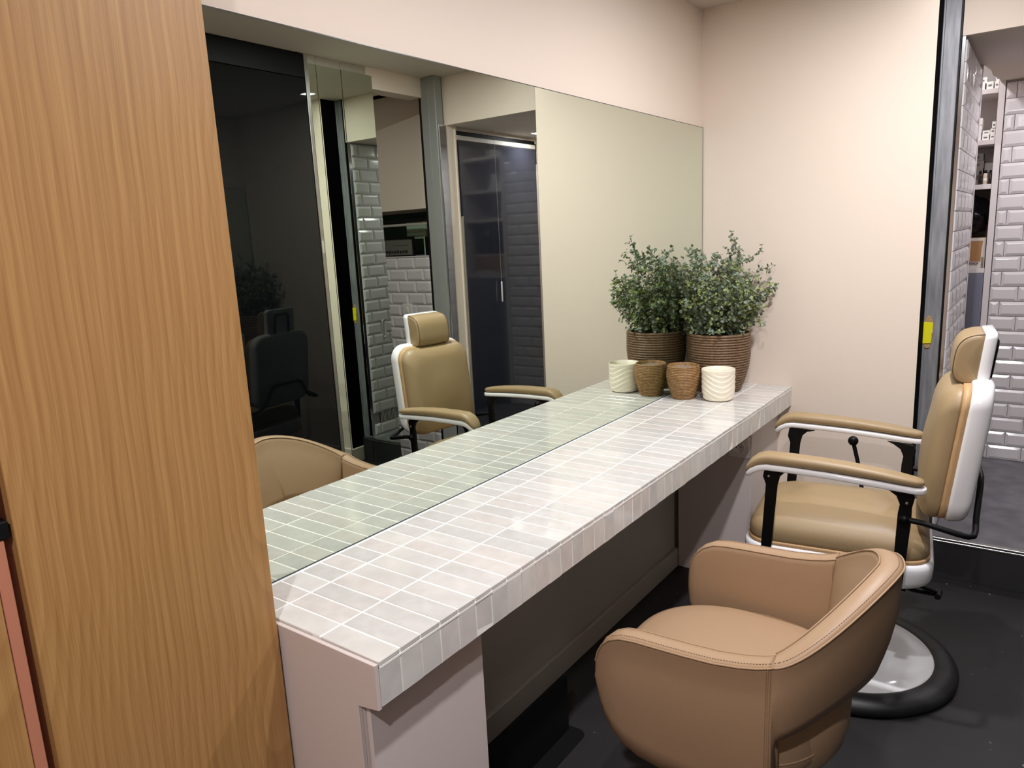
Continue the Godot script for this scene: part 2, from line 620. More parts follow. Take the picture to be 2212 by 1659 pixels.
# ---------------------------------------------------------------- tiled counter
func counter() -> void:
	var t := thing("counter", "long white tiled counter running along the wall mirror", "counter", Vector3(L / 2, H - 0.085, 0.2))
	var zF := 0.4124
	var zA := 0.2614
	var zB := 0.1086
	var px := 0.052
	wpart("worktop_core", b(0.004, H - 0.085, 0.003, L - 0.001, H - 0.0007, zF - 0.0010), M["pale grout"], t)
	wpart("edge_grout", b(0.004, H - 0.0138, 0.3, L - 0.001, H - 0.0098, zF + 0.0004), M["pale grout"], t)
	var rows := [[zA, zF, "front"], [zB, zA, "mid"], [0.010, zB, "back"]]
	var top_mesh := []
	for row in rows:
		var d: float = row[1] - row[0] - 0.0036
		if row[2] == "front":
			d += 0.0022
		top_mesh.append(b(-px / 2 + 0.0018, -0.0095, -d / 2, px / 2 - 0.0018, 0.0, d / 2, 0.0010).mesh())
	var edge_mesh := b(-px / 2 + 0.0014, -0.0715, -0.008, px / 2 - 0.0014, 0.0, 0.0, 0.0010).mesh()
	for i in 48:
		var w := px
		var x := px * (i + 0.5)
		if i == 47:
			w = L - px * 47 - 0.002
			x = px * 47 + w / 2
		for k in 3:
			var row = rows[k]
			var o := raw("tile", top_mesh[k], M["glazed tile %d" % (rng.randi() % 5)], t, Vector3(x + 0.002, H + rng.randf_range(-0.0002, 0.0004), (row[0] + row[1]) / 2 + (0.0008 if k == 0 else 0.0)) - t.position)
			o.rotation = Vector3(rng.randf_range(-0.004, 0.004), rng.randf_range(-0.004, 0.004), rng.randf_range(-0.010, 0.010))
			if i == 47:
				o.scale.x = w / px * 0.97
		var e := raw("edge_tile", edge_mesh, M["glazed tile %d" % (rng.randi() % 5)], t, Vector3(x + 0.002, H - 0.0135 + rng.randf_range(-0.0006, 0.0006), zF + rng.randf_range(-0.0008, 0.0006)) - t.position)
		e.rotation = Vector3(rng.randf_range(-0.01, 0.01), rng.randf_range(-0.012, 0.012), rng.randf_range(-0.005, 0.005))
		if i == 47:
			e.scale.x = w / px * 0.97
	wpart("sealant_bead", b(0.0, H - 0.002, 0.0062, L - 0.002, H + 0.0014, 0.0125, 0.001), M["silicone"], t)
	# end panel with its notch below the tile edge, and the pedestal behind it
	var s := thing("end_pedestal", "white painted pedestal at the near end of the counter, beside the oak door", "pedestal", Vector3(0.16, 0, 0.19))
	var zp := 0.366
	var prof := [Vector2(0.002, 0.0), Vector2(zp - 0.006, 0.0), Vector2(zp - 0.006, H - 0.125), Vector2(zp - 0.006, H - 0.097), Vector2(zF - 0.001, H - 0.088), Vector2(zF - 0.001, H - 0.004), Vector2(0.002, H - 0.004)]
	var poly := []
	for p in prof:
		poly.append(Vector2(p.x, p.y))
	# local x -> world z, local y -> world y, extruded along world x
	wpart("end_panel", sh().prism(poly, -0.009, 0.0, Transform3D(Basis(Vector3(0, 0, 1), Vector3(0, 1, 0), Vector3(-1, 0, 0)), Vector3(-0.006, 0, 0)), 0.0008), M["white panel paint"], s)
	wpart("side_panel", b(0.301, 0.0, 0.004, 0.322, H - 0.09, zp - 0.001, 0.001), M["white panel paint"], s)
	wpart("front_panel", b(0.0085, 0.0, zp - 0.004, 0.3215, H - 0.107, zp + 0.006, 0.0012), M["white panel paint"], s)
	wpart("carcass", b(0.004, 0.0, 0.03, 0.300, H - 0.09, zp - 0.006), M["white panel paint"], s)
	var q := thing("far_pedestal", "white painted pedestal under the far end of the counter", "pedestal", Vector3(2.28, 0, 0.19))
	wpart("side_panel", b(2.09, 0.0, 0.046, 2.112, H - 0.086, 0.360, 0.001), M["white panel paint"], q)
	wpart("front_panel", b(2.1135, 0.0, 0.34, L - 0.001, H - 0.0865, 0.358, 0.001), M["white panel paint"], q)
	wpart("carcass", b(2.113, 0.0, 0.05, L - 0.002, H - 0.09, 0.339), M["white panel paint"], q)
	var k := thing("knee_panel", "dull grey panel closing the space under the counter", "panel", Vector3(1.2, 0, 0.03))
	wpart("upper_panel", b(0.323, 0.085, 0.002, 2.086, H - 0.086, 0.030, 0.001), M["grey panel paint"], k)
	wpart("kick_board", b(0.323, 0.0, 0.004, 2.089, 0.084, 0.045, 0.0015), M["grey panel paint"], k)


func wall_mirror() -> void:
	var t := thing("wall_mirror", "long frameless mirror standing on the back of the tiled counter", "mirror", Vector3(L / 2, H, 0.003))
	var top := H + 1.1233
	wpart("glass", b(-0.012, H + 0.004, 0.0006, L - 0.0055, top - 0.002, 0.006), M["mirror silver"], t)
	wpart("edge", b(-0.012, H + 0.0008, 0.0006, L - 0.0035, H + 0.004, 0.0064), M["mirror edge"], t)
	wpart("edge", b(-0.012, top - 0.002, 0.0006, L - 0.0035, top, 0.0064), M["mirror edge"], t)
	wpart("edge", b(L - 0.0055, H + 0.004, 0.0006, L - 0.0035, top - 0.002, 0.0064), M["mirror edge"], t)


# ---------------------------------------------------------------- oak cabinet at the left
func cabinet() -> void:
	var t := thing("tall_cabinet", "tall oak veneered cabinet at the near end of the counter", "cabinet", Vector3(-0.9, 0, 0.08))
	wpart("carcass", b(-2.2, 0.02, 0.004, -0.016, CEIL - 0.02, 0.128), M["salmon carcass"], t)
	wpart("filler_strip", b(-0.4235, 0.02, 0.129, -0.4065, CEIL - 0.02, 0.1535, 0.001), M["salmon carcass"], t)
	wpart("door", b(-0.3945, 0.008, 0.138, -0.0125, CEIL - 0.012, 0.1585, 0.0012), M["oak veneer door"], t)
	wpart("door", b(-0.845, 0.008, 0.138, -0.4245, CEIL - 0.012, 0.1585, 0.0012), M["oak veneer door"], t)
	wpart("door", b(-1.295, 0.008, 0.138, -0.875, CEIL - 0.012, 0.1585, 0.0012), M["oak veneer door"], t)
	wpart("side_panel", b(-0.0165, 0.0, 0.002, -0.0130, CEIL - 0.01, 0.137), M["oak veneer door"], t)
	wpart("catch", b(-0.445, H + 0.318, 0.129, -0.3985, H + 0.3435, 0.1560, 0.002), M["matt black"], t)


# ---------------------------------------------------------------- steel posts
func posts() -> void:
	var t := thing("steel_post", "bare steel post with a yellow box in it at the end of the cream wall", "post", Vector3(2.60, 0, 0.92))
	wpart("web", b(2.575, 0.0, 0.8855, 2.66, CEIL, 0.944, 0.002), M["mill steel"], t)
	wpart("lip", b(2.571, 0.0, 0.8855, 2.577, CEIL, 0.894, 0.002), M["mill steel"], t)
	wpart("black_strip", b(L + 0.0005, 0.099, 0.8840, 2.574, CEIL, 0.8852), M["black mastic"], t)
	wpart("black_strip", b(2.573, 0.0, 0.9445, 2.66, CEIL, 0.9500, 0.0015), M["black enamel"], t)
	# cut-out with foam round a yellow box
	var fo := []
	for i in 26:
		var a := TAU * i / 26
		var w := 0.0175 + 0.0022 * sin(3.0 * a + 0.4) + rng.randf_range(-0.0012, 0.0012)
		fo.append(Vector2(0.9030 + w * signf(cos(a)) * pow(absf(cos(a)), 0.75), H + 0.238 + (0.066 + 0.002 * sin(5 * a)) * sin(a)))
	wpart("foam", sh().prism(fo, 0.0, 0.006, Transform3D(Basis(Vector3(0, 0, 1), Vector3(0, 1, 0), Vector3(-1, 0, 0)), Vector3(2.577, 0, 0)), 0.002), M["builders foam"], t)
	wpart("latch_box", sh().prism([Vector2(0.8865, H + 0.194), Vector2(0.916, H + 0.197), Vector2(0.920, H + 0.279), Vector2(0.8865, H + 0.281)], 0.0, 0.004, Transform3D(Basis(Vector3(0, 0, 1), Vector3(0, 1, 0), Vector3(-1, 0, 0)), Vector3(2.5712, 0, 0)), 0.001), M["yellow plastic"], t)
	wpart("wire_end", b(2.562, H + 0.236, 0.916, 2.5672, H + 0.248, 0.919, 0.001), M["white plastic"], t)
	var q := thing("corner_post", "grey painted post at the corner opposite the mirror", "post", Vector3(2.53, 0, 1.65))
	wpart("flange", b(2.500, 0.0, 1.585, 2.56, CEIL, 1.640, 0.002), M["grey post paint"], q)
	wpart("flange", b(2.506, 0.0, 1.643, 2.56, CEIL, 1.700, 0.002), M["grey post paint"], q)
	wpart("edge_strip", b(2.512, 0.0, 1.700, 2.57, CEIL, 1.722, 0.002), M["black enamel"], q)
	wpart("edge_strip", b(2.512, 0.0, 1.576, 2.57, PCEIL, 1.5845, 0.002), M["chrome"], q)


func tile_mesh(w: float, h: float, axis: int, sgn: float) -> ArrayMesh:
	# bevelled tile, face towards sgn along axis (0: x, 2: z); its middle at the origin of the wall face
	var e := 0.0012
	var bev := 0.013
	var a := w / 2 - e
	var c := h / 2 - e
	var rings := []
	for p in [[0.0, 0.0], [0.0, 0.0045], [0.0006, 0.0052], [bev, 0.0105], [bev + 0.0012, 0.0108]]:
		var r := PackedVector3Array()
		for m in [[-1, -1], [1, -1], [1, 1], [-1, 1]]:
			var q := Vector2(m[0] * maxf(a - p[0], 0.001), m[1] * maxf(c - p[0], 0.001))
			r.append(Vector3(sgn * p[1], q.y, q.x) if axis == 0 else Vector3(q.x, q.y, sgn * p[1]))
		rings.append(r)
	return sh().loft(rings, true, true, -1, -1).mesh()


# brick bond of bevelled tiles on a wall; skip(u, y) leaves places out
func lay_tiles(wall: MeshInstance3D, axis: int, at: float, sgn: float, u0: float, u1: float, y0: float, y1: float, shift: float, skip: Callable) -> void:
	var tw := 0.152
	var th := 0.0775
	var meshes := {}
	var n := int(ceil((y1 - y0) / th - 0.05))
	for row in n:
		var ya := y0 + row * th
		var yb := minf(ya + th, y1)
		if yb - ya < 0.012:
			continue
		var u := u0 - tw + fposmod(shift + (tw / 2 if row % 2 else 0.0), tw)
		while u < u1 - 0.004:
			var ua := maxf(u, u0)
			var ub := minf(u + tw, u1)
			u += tw
			if ub - ua < 0.008 or skip.call((ua + ub) / 2, (ya + yb) / 2):
				continue
			var key := "%.3f %.3f" % [ub - ua, yb - ya]
			if not meshes.has(key):
				meshes[key] = tile_mesh(ub - ua, yb - ya, axis, sgn)
			var p := Vector3(at, (ya + yb) / 2, (ua + ub) / 2) if axis == 0 else Vector3((ua + ub) / 2, (ya + yb) / 2, at)
			raw("tile", meshes[key], M["bevelled wall tile"], wall, p - wall.position).rotation = Vector3(rng.randf_range(-0.004, 0.004), rng.randf_range(-0.004, 0.004), rng.randf_range(-0.004, 0.004))


# ---------------------------------------------------------------- raised passage
func passage() -> void:
	var fl := struct("floor_passage", b(2.545, 0.0, 0.90, 4.2, RF - 0.010, 1.70), M["dark riser tile"], "raised grey tiled floor of the passage behind the barber chair", "floor")
	var xs := [2.56, 3.157, 3.767, 4.15]
	for k in 3:
		wpart("floor_tile", b(xs[k] + 0.0012, RF - 0.012, 0.905, xs[k + 1] - 0.0012, RF, 1.695, 0.0008), M["grey floor tile"], fl)
	wpart("riser_tile", b(2.535, 0.0, 0.965, 2.546, RF - 0.006, 1.584, 0.001), M["dark riser tile"], fl)
	wpart("edge_trim", b(2.534, RF - 0.005, 0.965, 2.560, RF + 0.0015, 1.584, 0.001), M["aluminium trim"], fl)
	wpart("edge_trim", b(2.5325, RF - 0.016, 0.965, 2.545, RF - 0.009, 1.584, 0.001), M["aluminium trim"], fl)
	# ceiling, left open over the nook with the shelves
	var cp := [Vector2(2.602, 0.90), Vector2(3.20, 0.90), Vector2(3.30, 0.977), Vector2(3.45, 0.992), Vector2(3.60, 0.990), Vector2(3.72, 1.008), Vector2(3.90, 1.012), Vector2(3.90, 1.72), Vector2(2.602, 1.72)]
	struct("ceiling_passage", sh().prism(cp, 0.0, 0.10, Transform3D(Basis(Vector3(1, 0, 0), Vector3(0, 0, 1), Vector3(0, 1, 0)), Vector3(0, PCEIL, 0))), M["ceiling paint"], "low plain ceiling of the raised passage", "ceiling")
	struct("ceiling_nook", b(2.6, CEIL, 0.4, 4.3, CEIL + 0.08, 1.75), M["ceiling paint"], "upper ceiling above the shelf nook", "ceiling")
	var wl := struct("wall_passage_left", b(2.602, 0.0, 0.951, 3.28, PCEIL, 0.961).add(b(2.661, 0.0, 0.885, 3.28, PCEIL, 0.951)), M["wall grout"], "side wall of the passage faced with glossy white bevelled tiles", "wall")
	lay_tiles(wl, 2, 0.961, 1.0, 2.604, 3.265, RF, PCEIL, 0.0545, func(uu, yy): return absf(uu - 2.734) < 0.08 and absf(yy - (RF + 0.0775 * 1.5)) < 0.03)
	wpart("tile_trim", b(3.266, RF, 0.953, 3.286, PCEIL, 0.974, 0.001), M["shelf melamine"], wl)
	var v := thing("vent_grille", "small slotted vent grille set among the glossy passage tiles", "vent", Vector3(2.734, RF + 0.0775 * 1.5, 0.962))
	part("backing", b(-0.074, -0.037, 0.0, 0.074, 0.037, 0.003), M["dark hole"], v)
	for k in 11:
		part("slat", b(-0.070 + k * 0.0135, -0.036, 0.003, -0.0635 + k * 0.0135, 0.036, 0.0065, 0.0008), M["shelf melamine"], v)
	var ms := thing("mirror_strip", "narrow polished strip between the steel post and the glossy tiles", "trim strip", Vector3(2.59, RF, 0.96))
	wpart("strip", b(2.577, RF, 0.9505, 2.602, PCEIL - 0.002, 0.9630, 0.001), M["chrome"], ms)
	# wall at the end of the passage
	var we := struct("wall_passage_end", b(3.826, 0.0, 1.036, 3.93, PCEIL + 0.1, 1.72), M["wall grout"], "end wall of the passage faced with white bevelled tiles", "wall")
	lay_tiles(we, 0, 3.826, -1.0, 1.037, 1.62, RF, PCEIL, 0.045, func(_u, _y): return false)
	# right-hand wall of the passage and jamb beside the grey post
	struct("wall_passage_right", b(2.57, 0.0, 1.615, 4.2, CEIL, 1.71), M["cream wall paint"], "side wall behind the navy sliding door", "wall")
	struct("trim_jamb", b(2.506, RF * 0.0, 1.585, 2.645, PCEIL, 1.60, 0.001).add(b(2.645, 0.0, 1.576, 2.657, PCEIL - 0.004, 1.614, 0.001)), M["cream wall paint"], "cream jamb between the grey post and the navy door", "jamb")
	struct("wall_nook", b(3.24, 0.0, 0.44, 4.2, CEIL, 0.50).add(b(3.21, 0.0, 0.44, 3.279, CEIL, 0.90)).add(b(4.13, 0.0, 0.44, 4.25, CEIL, 1.72)).add(b(3.93, PCEIL, 0.5, 4.13, PCEIL + 0.02, 0.52)), M["ceiling paint"], "pale walls of the nook with the shelves", "wall")
	struct("wall_over_passage", b(2.66, PCEIL + 0.1, 0.44, 3.24, CEIL, 0.90), M["ceiling paint"], "wall closing the space above the passage tiles", "wall")
	# sliding door
	var d := thing("sliding_door", "glossy navy sliding door hung on a rail in the passage", "door", Vector3(3.06, RF, 1.585))
	wpart("leaf", b(2.668, RF + 0.004, 1.570, 3.465, H + 1.262, 1.600, 0.002), M["navy door laminate"], d)
	wpart("rail", b(2.660, H + 1.265, 1.574, 3.470, H + 1.292, 1.612, 0.002), M["grey panel paint"], d)
	wpart("rail_cover", b(2.660, H + 1.294, 1.585, 3.480, H + 1.318, 1.612, 0.002), M["matt black"], d)
	wpart("stop_bracket", b(3.466, H + 1.17, 1.580, 3.490, H + 1.30, 1.612, 0.002), M["matt black"], d)
	wpart("guide_strip", b(2.658, RF, 1.562, 2.666, H + 0.83, 1.614, 0.001), M["soft chrome"], d)
	var pc := thing("pull_cord", "thin light pull cord with a white bar handle before the navy door", "pull cord", Vector3(2.985, PCEIL, 1.55))
	wpart("cord", sh().tube([Vector3(2.985, PCEIL, 1.55), Vector3(2.99, H + 0.424, 1.55)], 0.0008, 6), M["grey panel paint"], pc)
	wpart("handle", sh().tube([Vector3(2.99, H + 0.424, 1.55), Vector3(2.99, H + 0.418, 1.55), Vector3(2.99, H + 0.300, 1.55), Vector3(2.99, H + 0.294, 1.55)], [0.003, 0.0055, 0.0055, 0.003], 10), M["white plastic"], pc)
	shelves()


func tagged(called: String, s: Shape, m: Material, label: String, category: String, group := "") -> Node3D:
	var lo := Vector3.INF
	var hi := -Vector3.INF
	for x in s.v:
		lo = lo.min(x)
		hi = hi.max(x)
	var o := thing(called, label, category, Vector3((lo.x + hi.x) / 2, lo.y, (lo.z + hi.z) / 2), 0.0, group)
	wpart("body", s, m, o)
	return o


func shelves() -> void:
	var z0 := 0.64
	var z1 := 1.006
	var t := thing("shelf_unit", "white shelf unit full of stock beyond the glossy passage tiles", "shelf", Vector3(3.97, RF, 0.84))
	wpart("side_panel", b(3.815, RF, z1, 4.125, CEIL - 0.01, z1 + 0.028, 0.001), M["shelf melamine"], t)
	wpart("side_panel", b(3.815, RF, z0 - 0.02, 4.125, CEIL - 0.01, z0, 0.001), M["shelf melamine"], t)
	wpart("back_panel", b(4.115, RF, z0, 4.128, CEIL - 0.01, z1), M["shelf melamine"], t)
	var ys := [1.312, 1.066, 0.846, 0.418]
	for y in ys:
		wpart("shelf_board", b(3.818, H + y - 0.024, z0 + 0.001, 4.114, H + y, z1 - 0.001, 0.001), M["shelf melamine"], t)
	wpart("door", b(3.812, RF + 0.01, z0 + 0.002, 3.828, H + 0.392, z1 - 0.002, 0.001), M["blue grey laminate"], t)
	# small product boxes
	var y1: float = H + ys[0]
	var y2: float = H + ys[1]
	var y3: float = H + ys[2]
	var carton := func(x: float, y: float, za: float, zb: float, h: float, m: String, label: String) -> void:
		var o := tagged("carton", b(x, y, za, x + 0.11, y + h, zb, 0.001), M[m], label, "carton", "product cartons on the shelves")
		wpart("print", b(x - 0.0006, y + h * 0.35, za + (zb - za) * 0.25, x, y + h * 0.6, za + (zb - za) * 0.75), M["box print"], o)
	carton.call(3.83, y1, 0.895, 0.945, 0.030, "box white", "white carton on the top shelf, lower one of the left pair")
	carton.call(3.835, y1 + 0.0305, 0.905, 0.952, 0.030, "box white", "white carton on the top shelf, stacked on the left pair")
	carton.call(3.83, y1, 0.951, 0.981, 0.036, "box white", "widest white carton in the middle of the top shelf")
	carton.call(3.83, y1, 0.986, 1.004, 0.034, "box white", "white carton on the top shelf against the right side panel")
	carton.call(3.84, y1 + 0.0345, 0.989, 1.004, 0.028, "box white", "white carton on the top shelf, upper one by the right side panel")
	carton.call(3.83, y2, 0.885, 0.944, 0.026, "box white", "lowest white carton at the left of the second shelf")
	carton.call(3.832, y2 + 0.0265, 0.89, 0.944, 0.030, "box white", "second white carton up at the left of the second shelf")
	carton.call(3.835, y2 + 0.057, 0.90, 0.945, 0.020, "box white", "third white carton up at the left of the second shelf")
	carton.call(3.832, y2 + 0.0775, 0.90, 0.946, 0.032, "box white", "topmost white carton of the left stack on the second shelf")
	carton.call(3.83, y2, 0.948, 0.979, 0.026, "box white", "lower white carton in the middle of the second shelf")
	carton.call(3.845, y2 + 0.0265, 0.948, 0.981, 0.022, "box white", "upper flat white carton in the middle of the second shelf")
	carton.call(3.83, y2, 0.983, 1.004, 0.028, "box white", "lowest white carton at the right of the second shelf")
	carton.call(3.835, y2 + 0.0285, 0.982, 1.004, 0.026, "box white", "middle white carton at the right of the second shelf")
	carton.call(3.832, y2 + 0.055, 0.988, 1.004, 0.032, "box white", "topmost white carton at the right of the second shelf")
	carton.call(3.93, y3, 0.88, 0.957, 0.085, "box grey", "grey carton at the back left of the bottle shelf")
	carton.call(3.93, y3 + 0.0855, 0.88, 0.960, 0.042, "box grey", "middle grey carton stacked at the back left of the bottle shelf")
	carton.call(3.935, y3 + 0.128, 0.88, 0.955, 0.036, "box grey", "topmost grey carton stacked at the back left of the bottle shelf")
	carton.call(3.93, y3, 0.963, 1.004, 0.112, "box grey", "grey carton at the back right of the bottle shelf")
	var bottle := func(z: float, m: String, label: String, s: float) -> void:
		var o := thing("bottle", label, "bottle", Vector3(3.85, y3, z), 0.0, "bottles on the third shelf")
		part("body", sh().lathe([Vector2(0, 0), Vector2(0.009 * s, 0), Vector2(0.010 * s, 0.002), Vector2(0.010 * s, 0.050), Vector2(0.007 * s, 0.056), Vector2(0.0, 0.058)], 18, Vector3.ZERO), M[m], o)
		part("cap", sh().lathe([Vector2(0, 0.056), Vector2(0.0065 * s, 0.056), Vector2(0.0065 * s, 0.071), Vector2(0, 0.0715)], 14, Vector3.ZERO), M["matt black"], o)
		if m == "bottle cream":
			part("label_band", sh().lathe([Vector2(0, 0.012), Vector2(0.0103 * s, 0.012), Vector2(0.0103 * s, 0.03), Vector2(0, 0.03)], 18, Vector3.ZERO), M["paper label"], o)
	bottle.call(0.952, "bottle amber", "dark brown bottle at the left of the third shelf", 0.9)
	bottle.call(0.975, "bottle cream", "cream bottle with black cap in the middle of the third shelf", 1.0)
	bottle.call(0.9965, "bottle amber", "dark brown bottle beside the right side panel of the third shelf", 0.8)
	# bin bag on the cardboard box
	var bag := sh()
	var rings := []
	var nz := FastNoiseLite.new()
	nz.seed = 4
	nz.frequency = 9.0
	for k in 25:
		var a := PI * k / 24.0
		var ring := PackedVector3Array()
		for i in 52:
			var ph := TAU * i / 52
			var d := Vector3(sin(a) * cos(ph), -cos(a), sin(a) * sin(ph))
			var w := 1.0 + 0.30 * nz.get_noise_3dv(d * 0.22) + 0.10 * nz.get_noise_3dv(d * 0.7)
			ring.append(Vector3(3.95, H + 0.70, 0.83) + Vector3(d.x * 0.13, clampf(d.y * 0.125, -0.117, 0.12), d.z * 0.172) * w)
		rings.append(ring)
	bag.loft(rings, false, false, 1)
	for k in bag.v.size():
		bag.v[k].y = maxf(bag.v[k].y, H + 0.578)
		bag.v[k].z = minf(bag.v[k].z, z1 - 0.001)
	tagged("bin_bag", bag, M["bin bag"], "crumpled black plastic bag on top of the cardboard box", "bag")
	var cb := thing("cardboard_box", "brown cardboard box with printed tape under the black bag", "box", Vector3(3.95, H + 0.419, 0.86))
	wpart("carton_body", b(3.832, H + 0.4185, 0.70, 4.09, H + 0.576, 1.002, 0.001), M["cardboard"], cb)
	wpart("tape", b(3.831, H + 0.4195, 0.71, 3.8325, H + 0.452, 1.001), M["print tape"], cb)
	wpart("tape", b(3.831, H + 0.56, 0.71, 3.8325, H + 0.5755, 1.001), M["print tape"], cb)
	wpart("tape", sh().prism([Vector2(0.984, 0.452), Vector2(1.001, 0.452), Vector2(1.001, 0.56), Vector2(0.989, 0.56), Vector2(0.984, 0.51)], 0.0, 0.0015, Transform3D(Basis(Vector3(0, 0, 1), Vector3(0, 1, 0), Vector3(-1, 0, 0)), Vector3(3.8325, H, 0))), M["print tape"], cb)
	lettering(cb, "BARBERSHOP", Vector3(3.8306, H + 0.4285, 0.9745), 0.0165, 0.55, 0.0)
	lettering(cb, "BARBERSHOP", Vector3(3.8306, H + 0.476, 1.0), 0.010, 0.7, PI / 2)


# flat print facing -x: text ends at 'end' (reading towards +z), size = cap height
func lettering(parent: Node3D, text: String, end: Vector3, size: float, squeeze: float, roll: float) -> void:
	var tm := TextMesh.new()
	tm.text = text
	var fo := SystemFont.new()
	fo.font_names = PackedStringArray(["Droid Sans"])
	fo.font_weight = 700
	tm.font = fo
	tm.font_size = 32
	tm.pixel_size = size / 23.0
	tm.depth = 0.0004
	tm.horizontal_alignment = HORIZONTAL_ALIGNMENT_RIGHT
	tm.vertical_alignment = VERTICAL_ALIGNMENT_BOTTOM
	var o := MeshInstance3D.new()
	o.name = numbered("lettering", parent)
	o.mesh = tm
	o.material_override = M["ink"]
	parent.add_child(o, true)
	var bs := Basis(Vector3(0, 0, 1), Vector3(0, 1, 0), Vector3(-1, 0, 0))
	if roll:
		bs = bs * Basis(Vector3(0, 0, 1), roll)
	o.transform = Transform3D(bs * Basis.from_scale(Vector3(squeeze, 1, 1)), end - parent.position)


# ---------------------------------------------------------------- wall opposite the mirror
func opposite_wall() -> void:
	var g := thing("dark_glass_panel", "large black glass panel on the wall opposite the mirror", "glass panel", Vector3(0.4, 0, ZB + 0.01))
	wpart("pane", b(-0.9, 0.02, ZB + 0.002, 1.690, H + 1.487, ZB + 0.019, 0.001), M["black glass"], g)
	wpart("head_band", b(-0.9, H + 1.489, ZB - 0.002, 1.690, CEIL - 0.002, ZB + 0.019, 0.001), M["matt black"], g)
	wpart("sill", b(-0.9, 0.0, ZB + 0.004, 1.690, 0.02, ZB + 0.019), M["matt black"], g)
	var e := thing("polished_edge", "narrow polished metal edge between the black glass and mirror panels", "trim strip", Vector3(1.702, 0, ZB))
	wpart("strip", b(1.692, 0.0, ZB - 0.004, 1.712, CEIL - 0.002, ZB + 0.019, 0.002), M["soft chrome"], e)
	wpart("strike_plate", b(1.694, H + 0.66, ZB - 0.0055, 1.706, H + 0.72, ZB - 0.004, 0.0005), M["grey panel paint"], e)
	var xs := [1.714, 1.764, 1.921, 2.131]
	var nm := ["narrow mirror panel beside the polished edge, opposite the counter", "middle mirror panel of the three opposite the counter", "mirror panel with an oval flush pull, beside the opening"]
	for k in 3:
		var m := thing("tall_mirror", nm[k], "mirror panel", Vector3((xs[k] + xs[k + 1]) / 2, 0, ZB), 0.0, "mirror panels opposite the counter")
		var z := ZB - 0.0 if k < 2 else ZB - 0.001
		wpart("glass", b(xs[k] + 0.0012, 0.005, z, xs[k + 1] - 0.0012, H + 1.560, ZB + 0.012, 0.0010), M["mirror silver"], m)
		wpart("head_strip", b(xs[k] + 0.0012, H + 1.5605, ZB + 0.002, xs[k + 1] - 0.0012, CEIL - 0.001, ZB + 0.015), M["grey panel paint"], m)
		if k == 2:
			var xf := Transform3D(Basis(Vector3(-1, 0, 0), Vector3(0, 1, 0), Vector3(0, 0, -1)), Vector3(2.075, H + 0.225, z))
			wpart("flush_pull", sh().pad(0.030, 0.118, 0.0149, [Vector2(0.0, 0.0), Vector2(0.0, 0.002), Vector2(0.001, 0.003), Vector2(0.005, 0.003), Vector2(0.006, 0.0012), Vector2(0.0149, 0.001)], xf, 10), M["soft chrome"], m)
			wpart("thumb_turn", sh().lathe([Vector2(0, -0.002), Vector2(0.008, -0.002), Vector2(0.008, 0.004), Vector2(0.006, 0.006), Vector2(0, 0.0065)], 20, Vector3.ZERO).moved(Transform3D(Basis(Vector3(1, 0, 0), Vector3(0, 0, -1), Vector3(0, 1, 0)), Vector3(2.075, H + 0.185, z - 0.0015))), M["chrome"], m)


